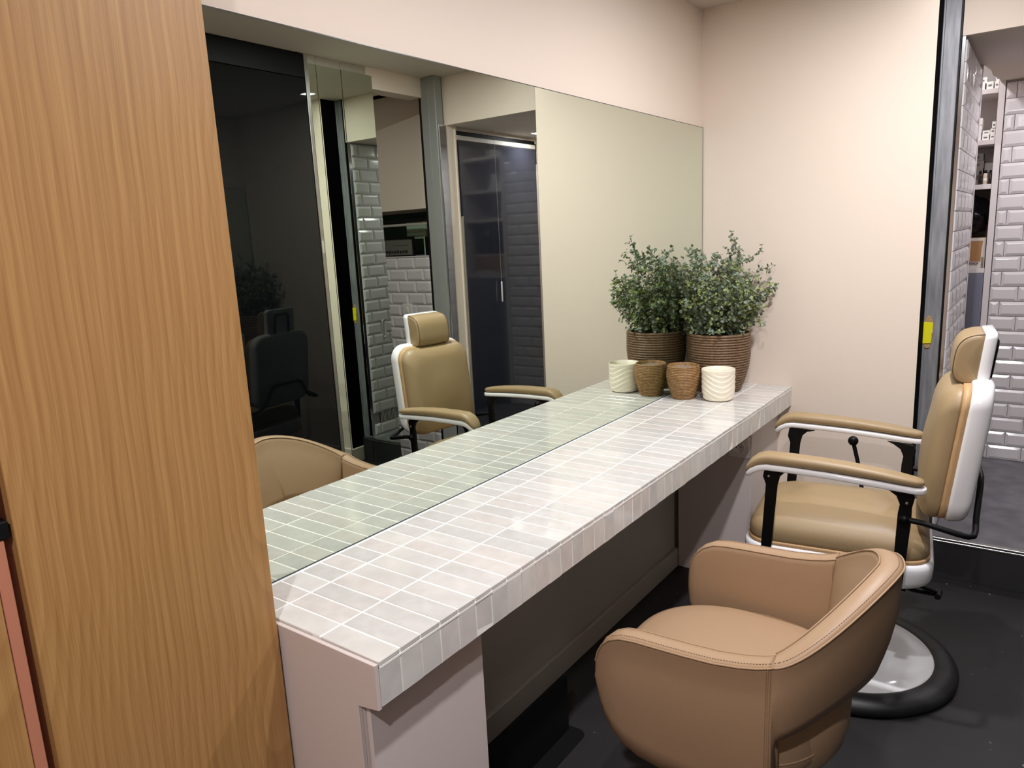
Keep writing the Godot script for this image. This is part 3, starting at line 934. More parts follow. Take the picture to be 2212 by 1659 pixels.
# ---------------------------------------------------------------- room behind the opening
func annex() -> void:
	var xw := 2.74
	var yt := H + 0.602
	struct("wall_annex_side", b(1.55, 0.0, ZB + 0.10, 1.65, CEIL, 3.1).add(b(1.55, 0.0, 3.0, 3.3, CEIL, 3.1)), M["cream wall paint"], "cream walls of the small room behind the opening", "wall")
	var low := struct("wall_annex", b(xw, 0.0, 1.71, xw + 0.42, yt - 0.004, 3.0), M["wall grout"], "lower wall of white bevelled tiles seen through the opening", "wall")
	lay_tiles(low, 0, xw, -1.0, 1.712, 2.72, yt - 0.0775 * 18 - 0.0001, yt, 0.118, func(_u, yy): return yy < 0.0)
	wpart("sill_board", b(xw - 0.012, yt - 0.003, 1.712, xw + 0.42, yt + 0.004, 2.995, 0.001), M["shelf melamine"], low)
	struct("wall_annex_upper", b(xw, H + 0.90, 1.71, xw + 0.5, CEIL, 3.0).add(b(xw + 0.42, 0.0, 1.71, xw + 0.5, H + 0.90, 3.0)), M["cream wall paint"], "cream upper wall over the serving hatch", "wall")
	# hatch interior: dark lining, a board, a framed print, a black box
	var h := thing("serving_hatch", "dark serving hatch above the tiled wall behind the opening", "hatch", Vector3(xw + 0.2, yt + 0.004, 2.3))
	wpart("back_lining", b(xw + 0.395, yt + 0.004, 1.712, xw + 0.419, H + 0.899, 2.995), M["dark green wall"], h)
	wpart("head_rail", b(xw + 0.02, H + 0.825, 1.714, xw + 0.05, H + 0.842, 2.99, 0.002), M["matt black"], h)
	wpart("head_rail", b(xw + 0.03, H + 0.800, 1.714, xw + 0.05, H + 0.816, 2.99, 0.002), M["grey panel paint"], h)
	var bd := thing("hatch_board", "pale green slatted board standing in the hatch", "board", Vector3(xw + 0.15, yt + 0.005, 2.16))
	for k in 5:
		wpart("slat", b(xw + 0.15, yt + 0.115 + k * 0.022, 2.105, xw + 0.162, yt + 0.1355 + k * 0.022, 2.255, 0.001), M["pale green board"], bd)
	wpart("post", b(xw + 0.148, yt + 0.005, 2.078, xw + 0.166, yt + 0.226, 2.104, 0.001), M["pale green board"], bd)
	var fr := thing("framed_print", "black framed print leaning in the hatch", "picture", Vector3(xw + 0.06, yt + 0.005, 2.24))
	var fw := sh()
	fw.add(b(xw + 0.05, yt + 0.115, 2.105, xw + 0.065, yt + 0.13, 2.46, 0.001)).add(b(xw + 0.05, yt + 0.005, 2.105, xw + 0.065, yt + 0.115, 2.12, 0.001)).add(b(xw + 0.05, yt + 0.005, 2.445, xw + 0.065, yt + 0.115, 2.46, 0.001)).add(b(xw + 0.05, yt + 0.005, 2.12, xw + 0.065, yt + 0.012, 2.445, 0.001))
	wpart("frame", fw, M["matt black"], fr)
	wpart("sheet", b(xw + 0.056, yt + 0.012, 2.12, xw + 0.063, yt + 0.115, 2.445), M["poster paper"], fr)
	wpart("rule", b(xw + 0.0554, yt + 0.074, 2.16, xw + 0.056, yt + 0.077, 2.30), M["ink"], fr)
	for k in 9:                          # heavy letters too blurred to read
		wpart("mark", b(xw + 0.0554, yt + 0.022 + 0.003 * (k % 2), 2.17 + k * 0.026, xw + 0.056, yt + 0.044 - 0.002 * (k % 3), 2.19 + k * 0.026), M["ink"], fr)
	tagged("black_case", b(xw + 0.12, yt + 0.005, 1.78, xw + 0.3, yt + 0.125, 2.07, 0.004), M["matt black"], "plain black case at the end of the hatch", "case")
	# light switch
	var s := thing("light_switch", "white square light switch on the tiled wall behind the opening", "light switch", Vector3(xw - 0.010, H + 0.256, 2.14))
	var xf := Transform3D(Basis(Vector3(0, 0, 1), Vector3(0, 1, 0), Vector3(-1, 0, 0)), Vector3.ZERO)
	part("plate", sh().pad(0.084, 0.086, 0.006, [Vector2(0, 0), Vector2(0, 0.007), Vector2(0.002, 0.009), Vector2(0.01, 0.0095)], xf, 4), M["white plastic"], s)
	part("rocker", sh().pad(0.028, 0.048, 0.013, [Vector2(0, 0.008), Vector2(0, 0.012), Vector2(0.002, 0.014), Vector2(0.008, 0.0145)], xf, 6), M["white plastic"], s)


# ---------------------------------------------------------------- pots and plant
func coil_profile(outer: Callable, h: float, coils: int, wall: float) -> Array:
	var p := [Vector2(0.0, 0.0), Vector2(outer.call(0.0) - 0.004, 0.0)]
	for k in coils:
		var ya := h * k / coils
		var hh := h / coils
		for q in 6:
			var a := -PI / 2 + PI * (q + 0.5) / 6.0
			var y := ya + hh * (0.5 + 0.5 * sin(a))
			p.append(Vector2(outer.call(y / h) - 0.0045 + 0.0085 * cos(a) * hh / 0.011, y))
	p.append(Vector2(outer.call(1.0) - 0.004, h + 0.001))
	p.append(Vector2(outer.call(1.0) - wall, h - 0.004))
	p.append(Vector2(outer.call(0.8) - wall, h * 0.72))
	p.append(Vector2(0.0, h * 0.72))
	return p


func pots() -> void:
	var big := Vector3(2.275, H + 0.0005, 0.152)
	var t := thing("rattan_planter", "large coiled rattan planter holding the leafy plant in the counter corner", "planter", big)
	part("coils", sh().lathe(coil_profile(func(q: float): return 0.086 + 0.047 * pow(sin(minf(q * 1.35, 1.0) * PI / 2), 0.8) - 0.004 * q, 0.252, 23, 0.012), 72, Vector3.ZERO), M["rattan weathered"], t)
	plant(big + Vector3(0, 0.226, 0))
	var q := thing("rattan_cup", "small coiled rattan cup lined with clear film, next to the mirror", "cup", Vector3(2.066, H + 0.0005, 0.079))
	part("coils", sh().lathe(coil_profile(func(k: float): return 0.046 + 0.0245 * sin(minf(k * 1.25, 1.0) * PI / 2) - 0.005 * maxf(0.0, k - 0.7) / 0.3, 0.139, 21, 0.006), 64, Vector3.ZERO), M["rattan"], q)
	var fs := sh()
	var rings := []
	for k in 7:
		var ring := PackedVector3Array()
		for i in 40:
			var a := TAU * i / 40
			var rr := 0.060 * (1.0 - k / 6.5)
			ring.append(Vector3(rr * cos(a), 0.126 - 0.006 * sin(k * 0.9) + 0.0022 * sin(5 * a + k * 1.2) * sin(k * 0.5), rr * sin(a)))
		rings.append(ring)
	var under := []
	for k in range(6, -1, -1):
		var ring := PackedVector3Array()
		for p in rings[k]:
			ring.append(p - Vector3(0, 0.012, 0))
		under.append(ring)
	fs.loft(rings + under, true, true, 1)
	part("film_liner", fs, M["clear film"], q)
	# white cup with draped relief
	var w := thing("ceramic_cup", "cream ceramic cup with draped wave relief at the front of the group", "cup", Vector3(2.090, H + 0.0005, 0.220))
	rings = []
	var n := 96
	var hh := 0.127
	for k in 61:
		var y := hh * k / 60.0
		var q2 := y / hh
		var base := 0.056 + 0.0095 * pow(minf(q2 / 0.35, 1.0), 0.6) + 0.0012 * q2
		if q2 < 0.06:
			base -= 0.012 * pow(1.0 - q2 / 0.06, 2.0)
		var ring := PackedVector3Array()
		for i in n:
			var a := TAU * i / n
			var sag := 0.019 * cos(2.0 * (a - 2.55))
			var s := fposmod((y + sag) / 0.021, 1.0)
			var rel := 0.0030 * (pow(s, 1.5) if s < 0.86 else 0.797 * (1.0 - s) / 0.14) - 0.0015
			var fade := smoothstep(0.03, 0.12, q2) * (1.0 - smoothstep(0.86, 0.93, q2))
			ring.append(Vector3((base + rel * fade) * cos(a), y, (base + rel * fade) * sin(a)))
		rings.append(ring)
	for e in [[0.0655, 0.1285], [0.0635, 0.128], [0.062, 0.10], [0.058, 0.02], [0.03, 0.012]]:
		var ring := PackedVector3Array()
		for i in n:
			var a := TAU * i / n
			ring.append(Vector3(e[0] * cos(a), e[1], e[0] * sin(a)))
		rings.append(ring)
	part("body", sh().loft(rings, true, true, 1), M["cream ceramic"], w)


func plant(at: Vector3) -> void:
	var t := thing("potted_plant", "bushy small-leaved eucalyptus in the large rattan planter", "plant", at)
	part("soil", sh().lathe([Vector2(0, -0.035), Vector2(0.108, -0.035), Vector2(0.113, -0.02), Vector2(0.113, 0.0), Vector2(0.07, 0.008), Vector2(0, 0.010)], 40, Vector3.ZERO), M["potting soil"], t)
	var stems := sh()
	var lv := [sh(), sh(), sh()]
	var R := RandomNumberGenerator.new()
	R.seed = 77
	var ok := func(p: Vector3) -> bool:
		var w := p + at
		return w.x < L - 0.012 and w.z > 0.016
	var leaf := func(p: Vector3, dir: Vector3, size: float, which: int) -> void:
		var nrm := Vector3(R.randf_range(-1.2, 0.7), R.randf_range(0.0, 1.5), R.randf_range(-0.5, 1.2)).normalized()
		var s := nrm.cross(dir).normalized()
		var f := s.cross(nrm).normalized()
		var c := p + f * size
		if not ok.call(c + f * size):
			return
		var rim := []
		for i in 8:
			var a := TAU * i / 8
			rim.append(c + f * (size * 1.05 * cos(a)) + s * (size * 0.92 * sin(a)) + nrm * (size * 0.16 * absf(sin(a))))
		for i in 8:
			lv[which].tri(c, rim[(i + 1) % 8], rim[i], 1)
	var twig := func(p0: Vector3, d0: Vector3, len_: float, rad: float, pair_gap: float, start: float, big: float, self_depth: int, me: Callable) -> void:
		var p := p0
		var d := d0
		var path := [p]
		var n := int(maxf(4.0, len_ / 0.022))
		var gone := 0.0
		var side := R.randf() * TAU
		var last := 0.0
		for k in n:
			d = (d + Vector3(R.randf_range(-0.10, 0.10), R.randf_range(-0.02, 0.09), R.randf_range(-0.10, 0.10))).normalized()
			var q := p + d * (len_ / n)
			if not ok.call(q):
				d = (d * Vector3(-0.2, 1, -0.2) + Vector3(0, 0.5, 0)).normalized()
				q = p + d * (len_ / n)
				if not ok.call(q):
					break
			gone += len_ / n
			p = q
			path.append(p)
			if gone / len_ > start and gone - last > pair_gap:
				last = gone
				side += 1.57 + R.randf_range(-0.4, 0.4)
				var ax := d.cross(Vector3(cos(side), 0.2, sin(side))).normalized()
				var sz := big * R.randf_range(0.7, 1.15) * (1.0 - 0.35 * gone / len_)
				var hgt := p.y
				var pick := R.randf()
				var yel := clampf(0.58 - absf(hgt - 0.16) * 3.0, 0.02, 0.45)
				var which := 2 if pick < yel else (1 if pick < yel + 0.28 else 0)
				leaf.call(p, (ax + d * 0.35).normalized(), sz, which)
				leaf.call(p, (-ax + d * 0.35).normalized(), sz, which)
				if self_depth > 0 and R.randf() < 0.80:
					me.call(p, (d * 0.55 + ax * (1.0 if R.randf() < 0.5 else -1.0) * 0.85).normalized(), len_ * R.randf_range(0.20, 0.42) * (1.15 - 0.5 * gone / len_), rad * 0.55, 0.0120, 0.10, big * 0.92, self_depth - 1, me)
		var radii := []
		for k in path.size():
			radii.append(maxf(0.0005, rad * (1.0 - 0.7 * k / path.size())))
		if path.size() > 1:
			stems.tube(path, radii, 5)
	for k in 34:
		var a := TAU * k / 34.0 * 5.0 + R.randf_range(-0.3, 0.3)
		var tilt := 0.10 + 0.92 * sqrt((k + 0.5) / 34.0)
		var d := Vector3(cos(a) * sin(tilt), cos(tilt), sin(a) * sin(tilt)).normalized()
		var len_ := R.randf_range(0.35, 0.45) - 0.20 * (tilt - 0.1)
		twig.call(Vector3(cos(a) * 0.045 * R.randf(), 0.004, sin(a) * 0.045 * R.randf()), d, len_, 0.0022, 0.017, 0.14, 0.0108, 2, twig)
	part("stems", stems, M["stem bark"], t).set_meta("kind", "stuff")
	var nm := ["dusty green leaf", "blue grey leaf", "fresh green leaf"]
	for k in 3:
		part("foliage", lv[k], M[nm[k]], t).set_meta("kind", "stuff")


# ---------------------------------------------------------------- barber chair (local: x across, z towards the back, y up from the floor)
func cushion_profile(edge: float, round_: float, dome: float, half: float, base_round := 0.004) -> Array:
	var p := [Vector2(base_round, 0.0), Vector2(0.0, base_round)]
	p.append(Vector2(0.0, edge * 0.5))
	for k in 7:
		var a := PI / 2 * k / 6.0
		p.append(Vector2(round_ * (1.0 - cos(a)), edge + round_ * 0.8 * sin(a)))
	var z0 := edge + round_ * 0.8
	for k in 7:
		var q := (k + 1) / 7.0
		p.append(Vector2(lerpf(round_, half - 0.002, q), z0 + dome * sin(q * PI / 2)))
	return p


func sweep_bar(path: Array, w: Array, h: Array, n := 14, ex := 2.6) -> Shape:
	# rounded bar along path in the y-z plane; sections of width w (x) and height h
	var rings := []
	for k in path.size():
		var a: Vector3 = path[maxi(k - 1, 0)]
		var c: Vector3 = path[mini(k + 1, path.size() - 1)]
		var d := (c - a).normalized()
		var up := Vector3(1, 0, 0).cross(d).normalized()
		if up.y < 0.0:
			up = -up
		var ring := PackedVector3Array()
		for i in n * 2:
			var t := TAU * i / (n * 2)
			var cx := signf(cos(t)) * pow(absf(cos(t)), 2.0 / ex)
			var sy := signf(sin(t)) * pow(absf(sin(t)), 2.0 / ex)
			ring.append(path[k] + Vector3(1, 0, 0) * (w[k] / 2 * cx) + up * (h[k] / 2 * sy))
		rings.append(ring)
	return sh().loft(rings, true, true, 1, 1)


func barber_chair() -> void:
	var t := thing("barber_chair", "tan leather barber chair with headrest, white shell and round base", "barber chair", Vector3(1.757, 0, 0.805), asin(0.124))
	var lea: Material = M["tan barber leather"]
	var wht: Material = M["white lacquer"]
	var blk: Material = M["black enamel"]
	# base
	part("base_ring", sh().lathe([Vector2(0.262, 0.0), Vector2(0.325, 0.0), Vector2(0.335, 0.008), Vector2(0.336, 0.02), Vector2(0.328, 0.034), Vector2(0.308, 0.043), Vector2(0.280, 0.045), Vector2(0.268, 0.043), Vector2(0.262, 0.036), Vector2(0.262, 0.0)], 80, Vector3(-0.035, 0, 0.0)), M["black rubber"], t)
	part("base_disc", sh().lathe([Vector2(0, 0.002), Vector2(0.266, 0.002), Vector2(0.267, 0.040), Vector2(0.262, 0.044), Vector2(0.20, 0.054), Vector2(0.12, 0.062), Vector2(0.07, 0.066), Vector2(0, 0.067)], 80, Vector3(-0.035, 0, 0.0)), wht, t)
	part("column", sh().lathe([Vector2(0, 0.06), Vector2(0.070, 0.06), Vector2(0.066, 0.085), Vector2(0.055, 0.10), Vector2(0.052, 0.27), Vector2(0.045, 0.275), Vector2(0.043, 0.34), Vector2(0, 0.34)], 40, Vector3(-0.035, 0, 0.0)), wht, t)
	part("under_frame", b(-0.15, 0.328, -0.18, 0.15, 0.362, 0.17, 0.004), blk, t)
	# pump pedal at the back
	var pd := sh()
	pd.tube([Vector3(-0.02, 0.31, 0.10), Vector3(-0.01, 0.275, 0.19), Vector3(0.015, 0.262, 0.262)], 0.008, 8)
	pd.tube([Vector3(-0.06, 0.33, 0.11), Vector3(-0.03, 0.315, 0.17), Vector3(0.012, 0.268, 0.262)], 0.007, 8)
	pd.tube([Vector3(-0.01, 0.265, 0.262), Vector3(0.035, 0.265, 0.268)], 0.010, 8)
	part("pedal", pd, blk, t)
	# seat: tray, band, cushion. local pad axes: x across, y forward (-z), z up
	var up := Transform3D(Basis(Vector3(1, 0, 0), Vector3(0, 0, -1), Vector3(0, 1, 0)), Vector3(0, 0, -0.037))
	var tray := part("seat_tray", sh().pad(0.452, 0.556, 0.085, [Vector2(0.055, H - 0.412), Vector2(0.03, H - 0.412), Vector2(0.014, H - 0.408), Vector2(0.006, H - 0.398), Vector2(0.002, H - 0.384), Vector2(0.0, H - 0.362), Vector2(0.0, H - 0.345), Vector2(0.002, H - 0.335), Vector2(0.006, H - 0.330), Vector2(0.013, H - 0.3285), Vector2(0.06, H - 0.3285)], up, 10), wht, t)
	part("oak_band", sh().pad(0.432, 0.534, 0.08, [Vector2(0.05, H - 0.3285), Vector2(0.0, H - 0.3285), Vector2(0.0, H - 0.316), Vector2(0.05, H - 0.316)], up, 10), M["oak band"], t)
	var cp := []
	for p in cushion_profile(0.024, 0.090, 0.030, 0.21):
		cp.append(Vector2(p.x, p.y + H - 0.316))
	part("seat_cushion", sh().pad(0.428, 0.528, 0.078, cp, up, 10), lea, t)
	# back
	var tilt := atan2(0.045, 0.40)
	var fwd := Vector3(0, -sin(tilt), -cos(tilt))      # pad z: towards the sitter
	var dn := Vector3(0, cos(tilt), -sin(tilt)) * 1.0
	dn = Vector3(0, cos(tilt), sin(tilt))
	var bx := Transform3D(Basis(dn.cross(fwd), dn, fwd), Vector3(0, H + 0.012, 0.280))
	var hw := 0.40
	var hh := 0.425
	part("back_shell", sh().pad(hw + 0.014, hh, 0.07, [Vector2(0.07, -0.0605), Vector2(0.03, -0.060), Vector2(0.010, -0.055), Vector2(0.004, -0.048), Vector2(0.0, -0.036), Vector2(0.0, -0.010), Vector2(0.002, -0.003), Vector2(0.006, 0.0), Vector2(0.06, 0.0)], bx, 10), wht, t)
	part("oak_band", sh().pad(hw - 0.002, hh - 0.018, 0.062, [Vector2(0.05, 0.0), Vector2(0.0, 0.0), Vector2(0.0, 0.019), Vector2(0.05, 0.019)], bx, 10), M["oak band"], t)
	cp = []
	for p in cushion_profile(0.012, 0.062, 0.012, 0.195):
		cp.append(Vector2(p.x, p.y + 0.019))
	part("back_cushion", sh().pad(hw - 0.006, hh - 0.022, 0.060, cp, bx, 10), lea, t)
	# headrest
	var hd := thing_part("headrest", t)
	var ht := atan2(0.014, 0.14)
	var hf := Vector3(0, -sin(ht), -cos(ht))
	var hu := Vector3(0, cos(ht), sin(ht))
	var hx := Transform3D(Basis(hu.cross(hf), hu, hf), Vector3(0, H + 0.284, 0.321))
	part("plate", sh().pad(0.205, 0.150, 0.018, [Vector2(0.02, -0.031), Vector2(0.004, -0.031), Vector2(0.0, -0.027), Vector2(0.0, -0.003), Vector2(0.003, 0.0), Vector2(0.02, 0.0)], hx, 6), wht, hd)
	var d_curve := []
	for k in 31:
		var q := -PI / 2 + PI * k / 30.0
		d_curve.append(Vector2(0.0735 * signf(sin(q)) * pow(absf(sin(q)), 0.62), 0.068 * pow(absf(cos(q)), 0.62)))
	var hrings := []
	for e in [[-0.0985, 0.80], [-0.0975, 0.90], [-0.0945, 0.955], [-0.088, 0.985], [-0.075, 1.0], [0.0, 1.012], [0.075, 1.0], [0.088, 0.985], [0.0945, 0.955], [0.0975, 0.90], [0.0985, 0.80]]:
		var ring := PackedVector3Array()
		for p in d_curve:
			ring.append(hx * Vector3(e[0], p.x * e[1], maxf(0.0, p.y - 0.068 * (1.0 - e[1]))))
		hrings.append(ring)
	part("cushion", sh().loft(hrings, true, true, 1, 1), lea, hd)
	for s in [-1.0, 1.0]:
		var line := []
		for p in d_curve:
			line.append(hx * Vector3(s * 0.0935, p.x * 0.968, maxf(0.0, p.y - 0.068 * 0.032)))
		part("piping", sh().tube(line, 0.0017, 6), M["dark piping"], hd)
	var br := sh()
	br.tube([hx * Vector3(-0.052, -0.088, -0.034), hx * Vector3(-0.052, 0.030, -0.036), hx * Vector3(-0.044, 0.042, -0.036), hx * Vector3(0.044, 0.042, -0.036), hx * Vector3(0.052, 0.030, -0.036), hx * Vector3(0.052, -0.088, -0.034)], 0.0065, 8)
	part("bracket", br, blk, hd)
	# arms
	for s in [-1.0, 1.0]:
		var arm := thing_part("armrest", t)
		var cx: float = s * 0.270
		var path := []
		var ww := []
		var hg := []
		for e in [[-0.2905, -0.066, 0.012, 0.006], [-0.2870, -0.060, 0.034, 0.014], [-0.279, -0.049, 0.048, 0.022], [-0.266, -0.035, 0.056, 0.029], [-0.248, -0.0225, 0.060, 0.034], [-0.225, -0.0165, 0.062, 0.036], [-0.16, -0.0175, 0.063, 0.036], [-0.08, -0.0205, 0.063, 0.035], [0.0, -0.0255, 0.062, 0.033], [0.08, -0.033, 0.061, 0.030], [0.14, -0.0405, 0.060, 0.027], [0.175, -0.0455, 0.054, 0.024], [0.192, -0.048, 0.040, 0.020], [0.1985, -0.0495, 0.016, 0.010]]:
			path.append(Vector3(cx, H + e[1], e[0]))
			ww.append(e[2])
			hg.append(e[3])
		part("arm_pad", sweep_bar(path, ww, hg, 12, 2.8), lea, arm)
		path = []
		ww = []
		hg = []
		for e in [[-0.287, -0.0765, 0.034, 0.010], [-0.283, -0.071, 0.046, 0.016], [-0.270, -0.0575, 0.054, 0.020], [-0.252, -0.047, 0.058, 0.021], [-0.228, -0.0425, 0.060, 0.0205], [-0.16, -0.0440, 0.061, 0.020], [-0.05, -0.0490, 0.061, 0.020], [0.06, -0.0575, 0.061, 0.020], [0.14, -0.0650, 0.060, 0.0195], [0.178, -0.0685, 0.056, 0.0195], [0.197, -0.0700, 0.042, 0.019], [0.204, -0.0705, 0.020, 0.017]]:
			path.append(Vector3(cx, H + e[1], e[0]))
			ww.append(e[2])
			hg.append(e[3])
		part("arm_rail", sweep_bar(path, ww, hg, 12, 5.0), wht, arm)
		var zx := Transform3D(Basis(Vector3(0, 0, 1), Vector3(0, 1, 0), Vector3(-1, 0, 0)), Vector3(s * 0.250 + 0.007, 0, 0))
		part("post", sh().prism([Vector2(-0.238, H - 0.053), Vector2(-0.150, H - 0.058), Vector2(-0.176, H - 0.064), Vector2(-0.192, H - 0.080), Vector2(-0.199, H - 0.110), Vector2(-0.218, H - 0.385), Vector2(-0.248, H - 0.385), Vector2(-0.234, H - 0.110), Vector2(-0.243, H - 0.085)], 0.0, 0.014, zx, 0.0025), blk, arm)
		part("post", sh().prism([Vector2(0.170, H - 0.080), Vector2(0.178, H - 0.100), Vector2(0.172, H - 0.130), Vector2(0.172, H - 0.175), Vector2(0.158, H - 0.385), Vector2(0.130, H - 0.385), Vector2(0.136, H - 0.155), Vector2(0.140, H - 0.125), Vector2(0.130, H - 0.100), Vector2(0.108, H - 0.084), Vector2(0.088, H - 0.075)], 0.0, 0.014, zx, 0.0025), blk, arm)
		for e in [[-0.225, H - 0.082], [0.158, H - 0.118]]:
			part("bolt", sh().lathe([Vector2(0, -0.002), Vector2(0.005, -0.002), Vector2(0.005, 0.003), Vector2(0.003, 0.0045), Vector2(0, 0.0045)], 12, Vector3.ZERO).moved(Transform3D(Basis(Vector3(0, 0, 1), Vector3(s, 0, 0), Vector3(0, 1, 0)), Vector3(s * 0.257, e[1], e[0]))), M["soft chrome"], arm)
	# recline bar: from the rear posts back and up behind the shell
	var bar := []
	for s in [-1.0, 1.0]:
		var side := [Vector3(s * 0.258, H - 0.166, 0.152), Vector3(s * 0.258, H - 0.172, 0.20), Vector3(s * 0.258, H - 0.192, 0.290), Vector3(s * 0.254, H - 0.197, 0.314), Vector3(s * 0.242, H - 0.197, 0.328), Vector3(s * 0.215, H - 0.192, 0.333), Vector3(s * 0.165, H - 0.172, 0.336), Vector3(s * 0.115, H - 0.085, 0.344), Vector3(s * 0.085, H - 0.070, 0.346)]
		if s > 0:
			side.reverse()
		bar += side
	part("recline_bar", sh().tube(bar, 0.0085, 10), blk, t)
	for s in [-1.0, 1.0]:
		part("knuckle", sh().lathe([Vector2(0, -0.012), Vector2(0.013, -0.012), Vector2(0.014, 0.0), Vector2(0.013, 0.012), Vector2(0, 0.012)], 18, Vector3.ZERO).moved(Transform3D(Basis(Vector3(0, 1, 0), Vector3(1, 0, 0), Vector3(0, 0, -1)), Vector3(s * 0.258, H - 0.167, 0.154))), blk, t)
	# lift lever with a ball on the far side
	var kn := Vector3(0.39, H - 0.128, -0.026)
	part("lever", sh().tube([Vector3(0.395, H - 0.128, -0.03), Vector3(0.392, H - 0.20, -0.012), Vector3(0.36, H - 0.36, 0.02), Vector3(0.18, H - 0.44, 0.03), Vector3(0.0, H - 0.46, 0.03)], 0.0075, 10), blk, t)
	var ball := []
	for k in 13:
		var a := -PI / 2 + PI * k / 12.0
		ball.append(Vector2(0.0185 * cos(a), 0.0185 * sin(a)))
	part("lever_knob", sh().lathe(ball, 24, Vector3(0.395, H - 0.125, -0.03)), blk, t)
	tray.set_meta("label", "glossy white seat tray")


func thing_part(called: String, parent: Node3D) -> Node3D:
	var o := Node3D.new()
	o.name = numbered(called, parent)
	parent.add_child(o, true)
	return o


# ---------------------------------------------------------------- tub chair
func tub_chair() -> void:
	var t := thing("tub_chair", "low rounded tub chair in tan leather with stitched arms", "chair", Vector3(0.80, 0, 0.80))
	var lea: Material = M["tan chair leather"]
	# the shell: near arm, round the back, far arm. each station: plan point (outer), inward normal, top, bottom, thickness
	var st := []
	var arm := [[0.523, -0.258, -0.285, 0.016], [0.526, -0.232, -0.318, 0.030], [0.534, -0.207, -0.346, 0.040], [0.548, -0.183, -0.374, 0.046], [0.568, -0.164, -0.397, 0.050], [0.595, -0.151, -0.416, 0.052], [0.630, -0.146, -0.430, 0.053], [0.68, -0.144, -0.437, 0.053], [0.74, -0.142, -0.440, 0.053], [0.80, -0.139, -0.442, 0.053], [0.85, -0.132, -0.443, 0.053], [0.885, -0.124, -0.443, 0.053], [0.902, -0.118, -0.442, 0.053], [0.911, -0.115, -0.440, 0.053]]
	for e in arm:
		var bulge := 0.006 * sin(clampf((e[0] - 0.52) / 0.4, 0, 1) * PI) - 0.016 * pow(clampf((0.60 - e[0]) / 0.08, 0, 1), 2.0)
		st.append([Vector2(-0.292 - bulge, e[0]), Vector2(1, 0), e[1], e[2], e[3], 0.010 * clampf((e[0] - 0.6) / 0.3, 0.0, 1.0)])
	var nb := 36
	for k in nb + 1:
		var x := -cos(PI * k / nb)
		# superellipse back half: from z 0.915 round to 1.088
		var a := PI * k / nb
		var ex := 2.0 / 1.55
		var px := -signf(cos(a)) * pow(absf(cos(a)), ex) * 0.2925
		var pz := 0.914 + 0.172 * pow(absf(sin(a)), ex)
		var q := absf(px) / 0.2925
		var top := 0.005 - 0.118 * q * q
		var low := -0.240 - 0.045 * q * q * q
		if k < 1 or k > nb - 1:
			low = -0.305
		st.append([Vector2(px, pz), Vector2.ZERO, top, low, 0.053, 0.075 * pow(1.0 - q * q, 0.5) + 0.010])
	var far := []
	for k in range(arm.size() - 1, -1, -1):
		var s = st[k]
		far.append([Vector2(-s[0].x, s[0].y), Vector2(-1, 0), s[2], s[3], s[4], s[5]])
	st += far
	for k in st.size():
		if st[k][1] == Vector2.ZERO:
			var d: Vector2 = (st[mini(k + 1, st.size() - 1)][0] - st[maxi(k - 1, 0)][0]).normalized()
			st[k][1] = Vector2(d.y, -d.x)
			if st[k][1].dot(Vector2(0, 0.78) - st[k][0]) < 0:
				st[k][1] = -st[k][1]
	var rings := []
	var seam_out := []
	var seam_in := []
	for s in st:
		var o: Vector2 = s[0]
		var n: Vector2 = s[1]
		var top: float = s[2]
		var low: float = s[3]
		var th: float = s[4]
		var hgt := top - low
		var sec := []
		for q in 7:                                   # outside, from below up
			var f := q / 6.0
			sec.append(Vector2(0.006 - 0.006 * sin(PI * f) + 0.006 * pow(1.0 - f, 2.0) + 0.33 * s[5] * pow(1.0 - f, 1.4), lerpf(low, top - 0.016, f)))
		sec.append(Vector2(0.0035, top - 0.008))
		sec.append(Vector2(0.012, top - 0.002))
		sec.append(Vector2(th * 0.5, top + 0.0015))
		sec.append(Vector2(th - 0.010, top - 0.0015))
		sec.append(Vector2(th - 0.002, top - 0.009))
		for q in 7:                                   # inside, from above down
			var f := q / 6.0
			sec.append(Vector2(th + 0.003 * sin(PI * f) + s[5] * pow(f, 0.9), lerpf(top - 0.018, low, f)))
		sec.append(Vector2(0.5 * (0.016 + th + 1.33 * s[5]), low - 0.004 * minf(1.0, hgt * 6.0)))
		var ring := PackedVector3Array()
		for p in sec:
			var w: Vector2 = o + n * p.x
			ring.append(Vector3(w.x, H + clampf(p.y, low - 0.005, top + 0.002), w.y - 0.80))
		rings.append(ring)
		if hgt > 0.06:
			var w1 := o + n * 0.0025
			var w2 := o + n * (th - 0.0045)
			seam_out.append(Vector3(w1.x, H + top - 0.0065, w1.y - 0.80))
			seam_in.append(Vector3(w2.x, H + top - 0.0035, w2.y - 0.80))
	part("shell", sh().loft(rings, true, true, 1, 1), lea, t)
	part("piping", sh().tube(seam_out, 0.0021, 6), M["tan chair leather"], t)
	part("piping", sh().tube(seam_in, 0.0017, 6), M["tan chair leather"], t)
	# stitches beside the piping, on the rim and down the corner seams
	var sti := sh()
	var dash := func(line: Array) -> void:
		for k in line.size() - 1:
			var a: Vector3 = line[k]
			var c: Vector3 = line[k + 1]
			var n := int(a.distance_to(c) / 0.0052)
			for q in n:
				var p := a.lerp(c, (q + 0.15) / n)
				var e := a.lerp(c, (q + 0.75) / n)
				sti.tube([p, e], 0.0007, 4)
	var rim := []
	for k in range(4, st.size() - 4):
		var s = st[k]
		var w: Vector2 = s[0] + s[1] * 0.0125
		rim.append(Vector3(w.x, H + s[2] - 0.0012, w.y - 0.80))
	dash.call(rim)
